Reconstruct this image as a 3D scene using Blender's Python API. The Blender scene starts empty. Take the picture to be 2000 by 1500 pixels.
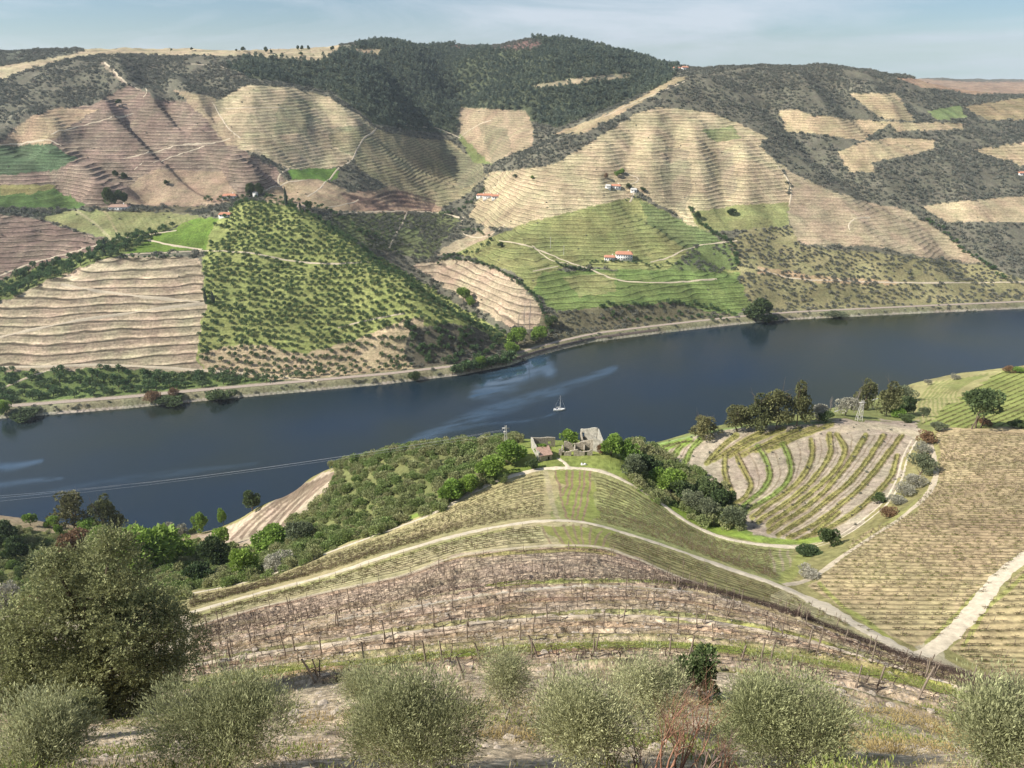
import bpy, math, random, time
import numpy as np
from mathutils import Vector, Matrix
T0 = time.time()
S = bpy.context.scene
# ------------------------------------------------------------------ camera, sky, sun, exposure
H = 270.0                       # camera height above the river
FPX = 1455.0                    # focal length in photograph pixels (2000 wide)
PITCH = math.atan((750 - 90) / FPX)
cp, sp = math.cos(PITCH), math.sin(PITCH)
cam = bpy.data.cameras.new('camera'); camo = bpy.data.objects.new('camera', cam)
S.collection.objects.link(camo); S.camera = camo
cam.sensor_width = 36; cam.lens = 36 * FPX / 2000
cam.clip_start = 0.5; cam.clip_end = 60000
camo.location = (0, 0, H); camo.rotation_euler = (math.pi / 2 - PITCH, 0, 0)

SUN_EL, SUN_BACK = math.radians(41), math.radians(11)
sund = Vector((-math.cos(SUN_EL) * math.cos(SUN_BACK), -math.cos(SUN_EL) * math.sin(SUN_BACK), math.sin(SUN_EL)))
W = bpy.data.worlds.new('World'); S.world = W; W.use_nodes = True
nt = W.node_tree; nt.nodes.clear()
def N(nt, t, **k):
    n = nt.nodes.new(t)
    for a, b in k.items():
        if a.startswith('i_'):
            key = a[2:]
            key = int(key) if key.isdigit() else key.replace('_', ' ')
            n.inputs[key].default_value = b
        else: setattr(n, a, b)
    return n
def L(nt, a, b): nt.links.new(a, b)
sky = N(nt, 'ShaderNodeTexSky', sky_type='NISHITA', sun_disc=False, sun_elevation=SUN_EL,
        sun_rotation=math.atan2(sund.x, sund.y), altitude=300, air_density=1.0, dust_density=0.6, ozone_density=1.5)
tc = N(nt, 'ShaderNodeTexCoord'); mp = N(nt, 'ShaderNodeMapping')
mp.inputs['Scale'].default_value = (1.0, 1.0, 7.0); mp.inputs['Rotation'].default_value = (0.0, 0.10, 0.5)
L(nt, tc.outputs['Generated'], mp.inputs['Vector'])
n1 = N(nt, 'ShaderNodeTexNoise', i_Scale=2.6, i_Detail=8.0, i_Roughness=0.6, i_Distortion=0.6)
L(nt, mp.outputs[0], n1.inputs['Vector'])
rp = N(nt, 'ShaderNodeValToRGB'); rp.color_ramp.elements[0].position = .40; rp.color_ramp.elements[1].position = .64
L(nt, n1.outputs['Fac'], rp.inputs[0])
sv = N(nt, 'ShaderNodeSeparateXYZ'); cv = N(nt, 'ShaderNodeCombineXYZ'); L(nt, tc.outputs['Generated'], sv.inputs[0]); zc_ = N(nt, 'ShaderNodeMath', operation='MAXIMUM', i_1=0.0); za_ = N(nt, 'ShaderNodeMath', operation='ADD', i_1=0.05)
L(nt, sv.outputs[2], zc_.inputs[0]); L(nt, zc_.outputs[0], za_.inputs[0]); L(nt, sv.outputs[0], cv.inputs[0]); L(nt, sv.outputs[1], cv.inputs[1]); L(nt, za_.outputs[0], cv.inputs[2]); L(nt, cv.outputs[0], sky.inputs[0])
mxc = N(nt, 'ShaderNodeMix', data_type='RGBA'); 
mlt = N(nt, 'ShaderNodeMix', data_type='RGBA', blend_type='MULTIPLY'); mlt.inputs[0].default_value = 1; mlt.inputs[7].default_value = (.86, .92, .98, 1)
L(nt, sky.outputs[0], mlt.inputs[6]); L(nt, mlt.outputs[2], mxc.inputs[6]); mxc.inputs[7].default_value = (6.6, 7.2, 8.0, 1)
mm = N(nt, 'ShaderNodeMath', operation='MULTIPLY', i_1=0.75); L(nt, rp.outputs[0], mm.inputs[0]); L(nt, mm.outputs[0], mxc.inputs[0])
bg = N(nt, 'ShaderNodeBackground', i_Strength=0.075); L(nt, mxc.outputs[2], bg.inputs[0])
wo = N(nt, 'ShaderNodeOutputWorld'); L(nt, bg.outputs[0], wo.inputs[0])
sl = bpy.data.lights.new('sun', 'SUN'); sl.energy = 5.0; sl.angle = math.radians(.5); sl.color = (1, .93, .82)
so = bpy.data.objects.new('sun', sl); S.collection.objects.link(so); so.rotation_euler = sund.to_track_quat('Z', 'Y').to_euler()
S.view_settings.view_transform = 'Standard'; S.view_settings.look = 'None'; S.view_settings.exposure = 0.55; S.view_settings.gamma = 1
HAZE = 0.000055

# ------------------------------------------------------------------ helpers
rng = np.random.default_rng(7); random.seed(7)
def tag(o, label=None, cat=None, group=None, kind=None):
    if label: o['label'] = label
    if cat: o['category'] = cat
    if group: o['group'] = group
    if kind: o['kind'] = kind
    return o
def mk_mesh(name, v, faces=None, quads=None, mats=(), smooth=False, matidx=None, tris=None):
    me = bpy.data.meshes.new(name)
    v = np.asarray(v, dtype=np.float32).reshape(-1, 3)
    if faces is not None:
        me.from_pydata(v.tolist(), [], faces)
    else:
        q = np.asarray(quads if quads is not None else tris, dtype=np.int32)
        k = q.shape[1]; n = q.shape[0]
        me.vertices.add(len(v)); me.vertices.foreach_set('co', v.ravel())
        me.loops.add(n * k); me.loops.foreach_set('vertex_index', q.ravel())
        me.polygons.add(n); me.polygons.foreach_set('loop_start', np.arange(0, n * k, k, dtype=np.int32))
        try: me.polygons.foreach_set('loop_total', np.full(n, k, dtype=np.int32))
        except Exception: pass
        me.update(calc_edges=True)
    for m in mats: me.materials.append(m)
    if matidx is not None: me.polygons.foreach_set('material_index', np.asarray(matidx, dtype=np.int32))
    if smooth: me.polygons.foreach_set('use_smooth', np.ones(len(me.polygons), dtype=bool))
    me.update(); return me
def link(name, me, parent=None, loc=None, rz=0, sc=None):
    o = bpy.data.objects.new(name, me); S.collection.objects.link(o)
    if parent is not None: o.parent = parent
    if loc is not None: o.location = loc
    if rz: o.rotation_euler = (0, 0, rz)
    if sc is not None: o.scale = (sc, sc, sc) if np.isscalar(sc) else sc
    return o
def add_attr(me, name, arr):
    a = me.attributes.new(name, 'FLOAT_COLOR', 'POINT'); a.data.foreach_set('color', np.asarray(arr, dtype=np.float32).ravel())
def row_t(py):
    y = (750 - np.asarray(py, float)) / FPX
    return (sp - y * cp) / (cp + y * sp)
def col_u(px, py):
    y = (750 - np.asarray(py, float)) / FPX
    return ((np.asarray(px, float) - 1000) / FPX) / (cp + y * sp)
def project(X, Y, Z):
    dz = Z - H; d = Y * cp - dz * sp; yy = (Y * sp + dz * cp) / d
    return 1000 + FPX * X / d, 750 - FPX * yy, d
# gradient noise
_perm = rng.permutation(1024)
_g = rng.normal(size=(1024, 2)); _g /= np.linalg.norm(_g, axis=1)[:, None]
def noise2(x, y):
    xi = np.floor(x).astype(np.int64); yi = np.floor(y).astype(np.int64); xf = x - xi; yf = y - yi
    def gr(ix, iy, dx, dy):
        g = _g[_perm[(_perm[ix & 1023] + iy) & 1023]]; return g[..., 0] * dx + g[..., 1] * dy
    u = xf * xf * xf * (xf * (xf * 6 - 15) + 10); v = yf * yf * yf * (yf * (yf * 6 - 15) + 10)
    a = gr(xi, yi, xf, yf); b = gr(xi + 1, yi, xf - 1, yf); c = gr(xi, yi + 1, xf, yf - 1); d = gr(xi + 1, yi + 1, xf - 1, yf - 1)
    return (a + u * (b - a)) * (1 - v) + (c + u * (d - c)) * v
def fbm(x, y, sc, octv=4, rough=.5, seed=0):
    r = 0; a = 1; f = 1 / sc
    for i in range(octv):
        r = r + a * noise2(x * f + 17.3 * i + seed * 31.7, y * f - 9.1 * i + seed * 12.9); a *= rough; f *= 2.03
    return r * 1.5
def sstep(a, b, x):
    t = np.clip((x - a) / (b - a), 0, 1); return t * t * (3 - 2 * t)

# ------------------------------------------------------------------ terrain: control points
CP = []   # (u, Y, z)
def cpz(px, py, z):
    t = float(row_t(py)); Y = (H - z) / t; CP.append((float(col_u(px, py)), Y, z))
def cpY(px, py, Y): CP.append((float(col_u(px, py)), Y, H - float(row_t(py)) * Y))
# near spur: arcs that run along the contour
road0 = [(360,1162),(480,1137),(560,1112),(650,1076),(755,1038),(860,996),(930,957),(1000,930),(1052,917),(1105,914),(1175,921),(1227,943),(1280,975),(1350,1024),(1400,1046),(1480,1063),(1560,1068),(1600,1062),(1640,1046),(1690,1013),(1735,972),(1757,930),(1768,890),(1785,858)]
road1 = [(370,1197),(500,1160),(650,1120),(772,1080),(895,1045),(1000,1024),(1070,1017),(1140,1020),(1210,1038),(1280,1060),(1350,1084),(1405,1104),(1524,1145),(1580,1170),(1685,1228),(1800,1290)]
band2 = [(380,1222),(520,1183),(650,1153),(790,1122),(895,1086),(1000,1071),(1105,1065),(1175,1069),(1245,1092),(1315,1122),(1400,1150),(1500,1178),(1640,1228),(1780,1284),(1900,1318),(2000,1345)]
band3 = [(380,1262),(520,1236),(650,1213),(790,1188),(895,1171),(1000,1157),(1105,1147),(1210,1145),(1350,1156),(1480,1185),(1600,1226),(1750,1284),(1900,1335),(2000,1368)]
strip4 = [(380,1342),(520,1318),(700,1298),(850,1282),(1000,1268),(1150,1262),(1300,1262),(1450,1272),(1600,1295),(1750,1325),(1900,1365),(2000,1392)]
bottom5 = [(350,1390),(560,1345),(700,1330),(850,1318),(1000,1312),(1150,1308),(1300,1308),(1450,1318),(1600,1345),(1750,1385),(1900,1430),(2000,1465)]
for p in road0[:15]: cpz(*p, 147)
for p in road1[1:10]: cpz(*p, 175)
for p in road1[10:14]: cpz(*p, 173)
for p in band2[1:11:2]: cpz(*p, 186)
cpz(1500,1178,186); cpz(1780,1284,192); cpz(2000,1345,200)
for p in band3[::2]: cpz(*p, 208)
for p in strip4[::2]: cpz(*p, 228)
for p in bottom5[::2]: cpz(*p, 236)
for px in (-200, 0, 300, 700, 1100, 1500, 1900, 2200):
    cpY(px, 1500, 15.5); CP.append((float(col_u(px, 1500)), 9.0, 258)); CP.append((float(col_u(px, 1500)), 3.0, 266))
cpz(0,1400,234); cpz(-200,1380,232); cpz(200,1400,235)
cpz(0,1260,178); cpz(0,1215,152); cpz(-200,1240,165); cpz(-200,1150,110); cpz(200,1270,200); cpz(200,1180,150)
cpz(50,1150,112); cpz(100,1080,85); cpz(250,1120,112); cpz(300,1085,95)
for p, z in [((0,1022),60),((150,1030),62),((250,1040),66),((380,1042),70),((450,1020),78),((520,985),90),((600,940),105),((700,905),123),((800,880),134),((900,870),139),((1000,862),143),((1100,868),145.5),((1200,868),144),((-200,1010),55)]: cpz(*p, z)
cpz(800,950,140); cpz(650,1000,124); cpz(500,1055,104); cpz(450,1105,116); cpz(560,1000,92); cpz(450,1045,79); cpz(1100,890,146.5); cpz(950,900,144); cpz(1200,890,146); cpz(700,1040,138); cpz(560,1080,128)
# gully and fields on the right
cpz(1560,1068,152); cpz(1450,1040,149); cpz(1400,1000,142); cpz(1330,960,140); cpz(1270,920,139); cpz(1560,1130,168)
for p, z in [((1550,1000),146),((1400,900),138),((1280,875),132),((1350,852),135),((1430,835),138),((1500,830),140),((1620,825),144),((1680,850),146),((1550,900),143),((1650,930),147),((1690,1015),155),((1765,920),148),((1790,858),146),
             ((1700,800),125),((1850,790),124),((1800,745),102),((1900,728),105),((2000,715),106),((1950,780),127),((2200,700),108),((2200,780),130),((1750,815),132),
             ((1700,1150),176),((1850,1150),184),((1850,1000),172),((1700,1050),166),((1850,900),156),((1960,900),161),((1860,838),148),((1990,846),152),((2200,850),156),((2200,950),170),
             ((1800,1275),190),((1850,1240),189),((1900,1190),188),((2000,1090),187),((2200,1050),190),((2000,1200),190),((1950,1280),190),((2200,1250),196),((1620,1150),171),((2000,1000),178)]: cpz(*p, z)
# near bank and what lies hidden between crest and bank
NB_u = np.array([-1.6,-.75,-.4,0,.3,.6,.8,1.6]); NB_Y = np.array([300,338,368,430,490,585,640,820])
def nbank(u): return np.interp(u, NB_u, NB_Y)
for u, Yc, zc in [(-.7,301,60),(-.4,280,70),(-.25,268,105),(-.12,243,134),(0,228,144),(.1,226,145),(.2,250,136),(.33,252,141),(.45,290,127),(.6,385,103),(.72,390,106),(-.95,310,50),(1.0,400,110)]:
    nb = float(nbank(u))
    for f in (.35, .7): CP.append((u, Yc + (nb - Yc) * f, zc * (1 - f) * .92))
    CP.append((u, nb, 0.0))
# far side, column by column from the water's edge upwards
FB = [(-600,860),(-300,838),(0,818),(90,811),(250,798),(400,783),(600,765),(760,750),(900,733),(995,714),(1050,695),(1100,682),(1160,668),(1300,650),(1450,633),(1540,625),(1800,612),(2000,603),(2300,590),(2600,578)]
fbx = np.array([p[0] for p in FB], float); fby = np.array([p[1] for p in FB], float)
FBY = H / row_t(fby); FBU = col_u(fbx, fby)
def fbank(u): return np.interp(u, FBU, FBY)
ENDS = []
def column(px, items):
    py0 = float(np.interp(px, fbx, fby)); Y = H / float(row_t(py0)); z = 0.0
    CP.append((float(col_u(px, py0)), Y, 1.0)); u = float(col_u(px, py0))
    for it in items:
        if it[0] == 'j':
            Y += it[1]; z += it[2]
        else:
            py, s = it; t = float(row_t(py)); Y = (H - z + s * Y) / (s + t); z = H - t * Y; u = float(col_u(px, py))
        CP.append((u, Y, z))
    ENDS.append((u, Y, z))
J = 'j'
c0 = [(790,.2),(735,.5),(700,.35),(640,.5),(582,.45),(J,35,-4),(540,.35),(430,.4),(395,.15),(360,.3),(265,.45),(200,.4),(150,.3),(130,.15),(108,.03)]
column(-600, [(p + 20 if p != J else J, *r) if p != J else (p, *r) for p, *r in c0]); column(-300, c0); column(0, c0)
column(100, [(782,.2),(728,.48),(660,.5),(600,.48),(545,.42),(J,25,-4),(515,.25),(440,.32),(400,.2),(330,.38),(220,.4),(150,.35),(118,.2),(100,.03)])
column(200, [(772,.2),(720,.45),(600,.5),(507,.45),(490,.15),(465,.15),(405,.14),(375,.25),(250,.42),(190,.38),(130,.35),(106,.2),(98,.02)])
column(300, [(762,.2),(715,.48),(600,.52),(507,.48),(485,.2),(440,.2),(412,.12),(395,.12),(330,.3),(250,.42),(190,.36),(130,.33),(110,.2),(98,.02)])
column(400, [(750,.2),(700,.5),(600,.55),(500,.5),(480,.3),(430,.35),(412,.3),(J,50,-10),(388,.2),(300,.4),(200,.4),(165,.35),(130,.3),(112,.2),(98,.03)])
column(500, [(742,.25),(650,.55),(550,.55),(450,.5),(395,.4),(J,55,-18),(375,.25),(300,.4),(200,.4),(160,.35),(115,.3),(100,.04)])
column(600, [(738,.3),(600,.56),(500,.5),(412,.42),(J,60,-20),(395,.15),(352,.3),(330,.16),(200,.4),(165,.4),(120,.3),(112,.1),(102,.02)])
column(700, [(725,.4),(600,.6),(500,.5),(470,.4),(J,80,-35),(430,.3),(405,.15),(350,.3),(250,.36),(180,.38),(120,.3),(92,.15)])
column(800, [(722,.5),(650,.8),(545,.55),(J,80,-50),(500,.2),(420,.25),(400,.1),(330,.3),(270,.35),(180,.32),(120,.3),(84,.2)])
column(900, [(705,.6),(615,.7),(J,60,-38),(595,.15),(515,.28),(500,.1),(450,.1),(400,.12),(350,.12),(330,.2),(200,.32),(120,.3),(86,.2)])
column(1000,[(690,.4),(655,.1),(600,.3),(540,.32),(470,.2),(400,.28),(340,.28),(320,.1),(270,.18),(200,.32),(120,.3),(82,.25)])
column(1100,[(665,.3),(640,.3),(600,.3),(500,.3),(400,.4),(330,.4),(265,.4),(J,80,-10),(220,.3),(130,.3),(88,.25)])
column(1200,[(600,.5),(560,.25),(500,.3),(400,.4),(300,.45),(215,.4),(J,150,-15),(170,.28),(104,.28)])
column(1300,[(595,.5),(500,.32),(450,.45),(300,.45),(210,.4),(155,.35),(J,200,-8),(131,.15)])
column(1450,[(600,.45),(500,.4),(400,.45),(250,.42),(150,.35),(128,.12)])
column(1600,[(590,.4),(500,.42),(300,.42),(150,.35),(131,.1)])
column(1750,[(590,.4),(500,.42),(300,.4),(220,.32),(152,.3)])
column(1900,[(590,.4),(500,.42),(400,.42),(300,.32),(220,.28),(187,.14)])
for px in (2000, 2300, 2600): column(px,[(585,.4),(500,.42),(300,.36),(200,.2),(190,.12)])
for u, Y, z in ENDS:
    CP.append((u, Y + 350, z - 30)); CP.append((u, Y * 1.9, z - 70))
for px, py in ((1700,172),(1800,152),(1900,160),(2000,164),(2300,160)): cpY(px, py, 4300)
for px in (-600, 0, 600, 1100): CP.append((float(col_u(px, 100)), 4300, 150))
for u in np.linspace(-1.1, 1.1, 9): CP.append((u, 5600, 60))
CP = np.array(CP)
P = np.c_[CP[:, 0], np.log(CP[:, 1])]; E = (CP[:, 2] - H) / CP[:, 1]
# drop near duplicates
keep = []
for i in range(len(P)):
    if all((P[i, 0] - P[j, 0]) ** 2 + (P[i, 1] - P[j, 1]) ** 2 > 1.2e-4 for j in keep): keep.append(i)
P = P[keep]; E = E[keep]
def tps(d2): return d2 * np.log(d2 + 1e-12) * .5
K = tps(((P[:, None] - P[None]) ** 2).sum(-1)) + np.eye(len(P)) * 4e-4
Q = np.c_[np.ones(len(P)), P]
A = np.block([[K, Q], [Q.T, np.zeros((3, 3))]]); wts = np.linalg.solve(A, np.r_[E, np.zeros(3)])
def rbf(u, lY):
    out = np.empty(u.shape); uf = u.ravel(); yf = lY.ravel(); o = out.ravel()
    for a in range(0, len(uf), 20000):
        q = np.c_[uf[a:a + 20000], yf[a:a + 20000]]
        d2 = (q[:, None, 0] - P[None, :, 0]) ** 2 + (q[:, None, 1] - P[None, :, 1]) ** 2
        o[a:a + 20000] = tps(d2) @ wts[:len(P)] + wts[len(P)] + q @ wts[-2:]
    return o.reshape(u.shape)
# mesh rows (distance) and columns
def seg(a, b, d): return np.exp(np.linspace(math.log(a), math.log(b), max(2, int(d * math.log(b / a)))))[:-1]
DQ = 1.0
YR = np.concatenate([seg(3, 14, 60), seg(14, 150, 230), seg(150, 420, 330), seg(420, 500, 200), seg(500, 1500, 560 * DQ), seg(1500, 4600, 170), seg(4600, 5200, 60), [5200.]])
NC = 1500
AC = np.linspace(-1, 1, NC)
def umax(Y): return np.interp(np.log(Y), [math.log(3), math.log(20), math.log(400), math.log(1500), math.log(9000)], [1.5, 1.25, .93, .80, .80])
UM = umax(YR)
NR = len(YR)
ic = np.arange(0, NC, 6); ic = np.r_[ic, NC - 1] if ic[-1] != NC - 1 else ic
ir = np.arange(0, NR, 5); ir = np.r_[ir, NR - 1] if ir[-1] != NR - 1 else ir
Uc = AC[ic][None, :] * UM[ir][:, None]
Ec = rbf(Uc, np.log(YR[ir])[:, None] + 0 * Uc)
def cubic(xs, ys, xq, axis):       # Catmull-Rom on a non-uniform grid along one axis
    ys = np.moveaxis(ys, axis, 0); k = np.clip(np.searchsorted(xs, xq, 'right') - 1, 0, len(xs) - 2)
    d = np.gradient(ys, xs, axis=0); h = (xs[k + 1] - xs[k]); t = (xq - xs[k]) / h
    t = t[:, None]; h = h[:, None]
    r = (2*t**3-3*t**2+1)*ys[k] + (t**3-2*t**2+t)*h*d[k] + (-2*t**3+3*t**2)*ys[k+1] + (t**3-t**2)*h*d[k+1]
    return np.moveaxis(r, 0, axis)
Eg = cubic(np.log(YR[ir]), Ec, np.log(YR), 0); Eg = cubic(AC[ic], Eg, AC, 1)
U = AC[None, :] * UM[:, None]; YY = YR[:, None] + 0 * U; XX = U * YY
ZZ = H + Eg * YY
# bank fitting
fb = fbank(U); nb = nbank(U); dF = YY - fb; dN = nb - YY
mid = (fb + nb) / 2
bench = 5.0 * sstep(-1, 7, dF)
zf = bench + sstep(15, 50, dF) * (ZZ - bench); zf = np.maximum(zf, bench * .98)
zf = np.where(dF < 0, -1.0 - np.minimum(-dF * .4, 8), zf)
bn = 4.0 * sstep(-1, 8, dN)
zn = np.maximum(bn + sstep(8, 50, dN) * (ZZ - bn), bn * .98)
zn = np.where(dN < 0, -1.0 - np.minimum(-dN * .4, 8), zn)
ZZ = np.where(YY > mid, zf, zn)
FAR = YY > mid
PXg, PYg, DG = project(XX, YY, ZZ)
print('base terrain', ZZ.shape, len(P), 'cp', round(time.time() - T0, 1))

def zlook(X, Y, G=None):
    G = ZZ if G is None else G
    X = np.asarray(X, float); Y = np.clip(np.asarray(Y, float), 3.01, 5190)
    k = np.clip(np.searchsorted(YR, Y, 'right') - 1, 0, NR - 2); f = (Y - YR[k]) / (YR[k + 1] - YR[k])
    def rowv(kk):
        c = (X / YR[kk] * 0 + (X / Y) / UM[kk] + 1) * .5 * (NC - 1); c = np.clip(c, 0, NC - 1.001); j = c.astype(int); g = c - j
        return G[kk, j] * (1 - g) + G[kk, j + 1] * g
    return rowv(k) * (1 - f) + rowv(k + 1) * f
MY = np.exp(np.linspace(math.log(8), math.log(4800), 1500))
def hit(px, py, y0=8, y1=4800):
    """first point of the terrain seen along the rays of these photograph pixels"""
    px = np.atleast_1d(np.asarray(px, float)); py = np.atleast_1d(np.asarray(py, float)); t = row_t(py); u = col_u(px, py)
    ys = MY[(MY >= y0) & (MY <= y1)]; out = np.full((len(px), 3), np.nan)
    for a in range(0, len(px), 2000):
        tt = t[a:a + 2000, None]; uu = u[a:a + 2000, None]
        Yv = ys[None, :] + 0 * tt; below = zlook(uu * Yv, Yv) > H - tt * Yv
        k = np.argmax(below, axis=1); ok = below.any(1) & (k > 0)
        k = np.maximum(k, 1); Ya = ys[k - 1]; Yb = ys[k]; u1 = uu[:, 0]; t1 = tt[:, 0]
        for _ in range(10):
            Ym = (Ya + Yb) / 2; b = zlook(u1 * Ym, Ym) > H - t1 * Ym; Yb = np.where(b, Ym, Yb); Ya = np.where(b, Ya, Ym)
        Ym = (Ya + Yb) / 2; r = np.c_[u1 * Ym, Ym, zlook(u1 * Ym, Ym)]; r[~ok] = np.nan; out[a:a + 2000] = r
    return out
def smooth_poly(pts, step=6):
    pts = np.array(pts, float); d = np.r_[0, np.cumsum(np.hypot(*np.diff(pts, axis=0).T))]
    q = np.linspace(0, d[-1], max(3, int(d[-1] / step)))
    x = cubic(d, pts, q, 0); return x
# relief: ridges and gullies run down the far slopes
def relief(lines, w, amp):
    global ZZ
    for pts in lines:
        pl = smooth_poly(pts, 12); h = hit(pl[:, 0], pl[:, 1], 480); h = h[~np.isnan(h[:, 0])]
        if len(h) < 3: continue
        h = h[::2]
        m = (XX > h[:, 0].min() - 3 * w) & (XX < h[:, 0].max() + 3 * w) & (YY > h[:, 1].min() - 3 * w) & (YY < h[:, 1].max() + 3 * w)
        x = XX[m]; y = YY[m]; best = np.full(x.shape, 1e9)
        for a in range(len(h) - 1):
            ax, ay = h[a, 0], h[a, 1]; bx, by = h[a + 1, 0] - ax, h[a + 1, 1] - ay; L2 = bx * bx + by * by + 1e-6
            if L2 > 40000: continue
            tt = np.clip(((x - ax) * bx + (y - ay) * by) / L2, 0, 1); best = np.minimum(best, (x - ax - tt * bx) ** 2 + (y - ay - tt * by) ** 2)
        dd = np.sqrt(best) / w
        ZZ[m] += amp * np.exp(-dd ** 1.5) * sstep(10, 60, dF[m])
relief([[(60,240),(150,290),(230,350),(260,380)],[(200,215),(280,290),(350,350),(400,385)],[(290,200),(360,260),(440,320),(490,360)],[(340,170),(420,240),(470,300)],
        [(80,300),(150,340),(190,380)],[(230,130),(250,170)]], 22, 19)
relief([[(30,260),(100,320),(140,370)],[(130,250),(230,320),(290,370)],[(240,215),(330,300),(400,350)],[(320,190),(420,290),(520,345)],[(410,200),(440,250),(530,320),(560,350)]], 20, -19)
relief([[(560,180),(600,230),(560,300)],[(490,170),(500,230),(540,300)],[(650,200),(700,250)],[(700,270),(760,320),(820,380)],[(800,280),(860,330)],[(960,225),(965,290)]], 24, 5)
relief([[(620,190),(650,240),(640,300)],[(720,250),(800,310),(900,360)],[(640,330),(740,370),(840,400)],[(925,240),(935,290)]], 22, -6)
relief([[(1290,230),(1270,300),(1290,380)],[(1360,240),(1360,300),(1380,400)],[(1450,290),(1460,360),(1470,430)],[(1180,300),(1170,380)]], 26, 7)
relief([[(1320,250),(1310,330),(1330,420)],[(1400,260),(1410,330),(1420,400)],[(1240,250),(1220,330)],[(1240,400),(1330,450),(1430,520)]], 20, -10)
relief([[(1560,150),(1620,230),(1680,300)],[(1700,170),(1760,250)],[(1850,330),(1900,400)],[(1640,400),(1700,470),(1790,530)]], 30, 8)
relief([[(1500,200),(1560,260),(1640,330),(1700,380),(1800,420),(1900,520)],[(1620,160),(1700,240),(1800,270)]], 28, -12)
relief([[(800,110),(830,160),(850,220)],[(930,110),(950,160),(960,200)],[(1080,120),(1050,180)],[(700,120),(740,180),(780,240)],[(1180,130),(1140,190)]], 60, 13)
relief([[(870,110),(900,160),(900,240)],[(1010,110),(1010,190),(1060,240)],[(740,110),(790,170),(850,250)],[(560,120),(600,150)]], 50, -12)
# open natural roughness, growing with distance
farw = sstep(560, 750, YY)
ZZ += FAR * sstep(12, 60, dF) * (fbm(XX, YY, 120, 4, .5, 1) * 5.5 * farw + np.abs(fbm(XX + .25 * YY, YY * .45, 46, 3, .5, 2)) * -1.8 * farw)
ZZ += FAR * sstep(1500, 2300, YY) * fbm(XX, YY, 420, 3, .5, 3) * 14
ZZ += (~FAR) * sstep(20, 70, dN) * (fbm(XX, YY, 30, 3, .5, 4) * np.clip(YY / 200, 0.05, 1) * .8 + fbm(XX, YY, 3, 3, .6, 5) * .10)
PXg, PYg, DG = project(XX, YY, ZZ)

# ------------------------------------------------------------------ land cover painted on the ground (world anchored vertex data)
COL = np.zeros(ZZ.shape + (4,), np.float32); COL[..., 3] = 1
MSK = np.zeros(ZZ.shape + (4,), np.float32); MSK[..., 3] = 0      # terrace strength, step/10, fine roughness, stones
CLS = np.zeros(ZZ.shape, np.int16)
jx = fbm(XX, YY, 14, 3, .6, 11) * 9 * np.clip(500 / YY, .25, 1.2); jy = fbm(XX, YY, 14, 3, .6, 12) * 5 * np.clip(500 / YY, .25, 1.2)
PXj = PXg + jx; PYj = PYg + jy
def inpoly(pts, far, soft=0):
    pts = np.array(pts, float)
    m = (PXj > pts[:, 0].min()) & (PXj < pts[:, 0].max()) & (PYj > pts[:, 1].min()) & (PYj < pts[:, 1].max()) & (FAR == far)
    x = PXj[m]; y = PYj[m]; ins = np.zeros(x.shape, bool)
    for i in range(len(pts)):
        x0, y0 = pts[i]; x1, y1 = pts[i - 1]
        if y0 == y1: continue
        c = ((y0 > y) != (y1 > y)) & (x < (x1 - x0) * (y - y0) / (y1 - y0) + x0); ins ^= c
    r = np.zeros(m.shape, bool); r[m] = ins; return r
def paint(pts, far, col, cls, terr=0, step=3.0, rough=.5, stone=0, mix=1.0):
    m = inpoly(pts, far)
    COL[m, :3] = COL[m, :3] * (1 - mix) + np.array(col, np.float32) * mix
    if cls is not None: CLS[m] = cls
    if mix >= 1: MSK[m] = (terr, step / 10, rough, stone)
TAN=(.47,.385,.255); PINK=(.35,.285,.235); BROWN=(.25,.195,.165); CREAM=(.50,.43,.30); SCR=(.135,.132,.105)
SCRUB, FOREST, OLIVE, STRIP, MAQ, FLANK, CLEAN = 1, 2, 3, 4, 5, 6, 0
COL[..., :3] = np.where(FAR[..., None], np.array(SCR), np.array((.27,.25,.12))); CLS[FAR] = SCRUB
MSK[..., 2] = .8
F = True
paint([(640,112),(700,88),(780,70),(870,80),(960,70),(1140,80),(1330,120),(1310,160),(1200,205),(1090,250),(1030,235),(1020,215),(898,210),(890,260),(800,255),(730,240),(650,180),(560,160),(480,150),(440,130),(500,108)], F, (.08,.095,.06), FOREST)
paint([(870,95),(960,60),(1060,80),(1050,97),(960,95)], F, (.17,.11,.10), SCRUB)
paint([(-600,160),(-300,145),(0,130),(150,105),(170,60),(660,60),(665,98),(620,120),(500,110),(300,108),(200,106),(140,112),(60,135),(0,155),(-600,190)], F, CREAM, CLEAN, .25, 4, .3)
paint([(-600,60),(0,60),(165,98),(60,118),(0,128),(-600,140)], F, (.10,.11,.09), SCRUB)
paint([(190,118),(205,122),(250,165),(235,160)], F, (.36,.30,.24), CLEAN)
paint([(-600,290),(0,275),(50,235),(100,213),(180,205),(250,165),(290,180),(300,195),(420,200),(440,240),(470,290),(540,330),(560,355),(470,388),(420,402),(230,405),(0,400),(-600,400)], F, (.255,.20,.165), CLEAN, 1.2, 3.6)
paint([(340,175),(420,190),(440,240),(470,290),(440,280),(400,230)], F, (.38,.31,.22), CLEAN, .7, 3.4)
paint([(0,280),(60,228),(110,210),(190,212),(130,250),(100,280),(0,288)], F, (.44,.34,.24), CLEAN, .8, 3.4)
paint([(-600,270),(0,285),(100,280),(150,310),(100,335),(0,340),(-600,340)], F, (.10,.15,.085), CLEAN, 1, 3.4)
paint([(-600,362),(0,362),(90,360),(170,400),(150,408),(0,405),(-600,402)], F, (.11,.18,.06), CLEAN, .3, 5)
paint([(0,360),(90,360),(110,366),(60,378),(0,380)], F, (.27,.25,.11), CLEAN, .3, 5)
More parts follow.
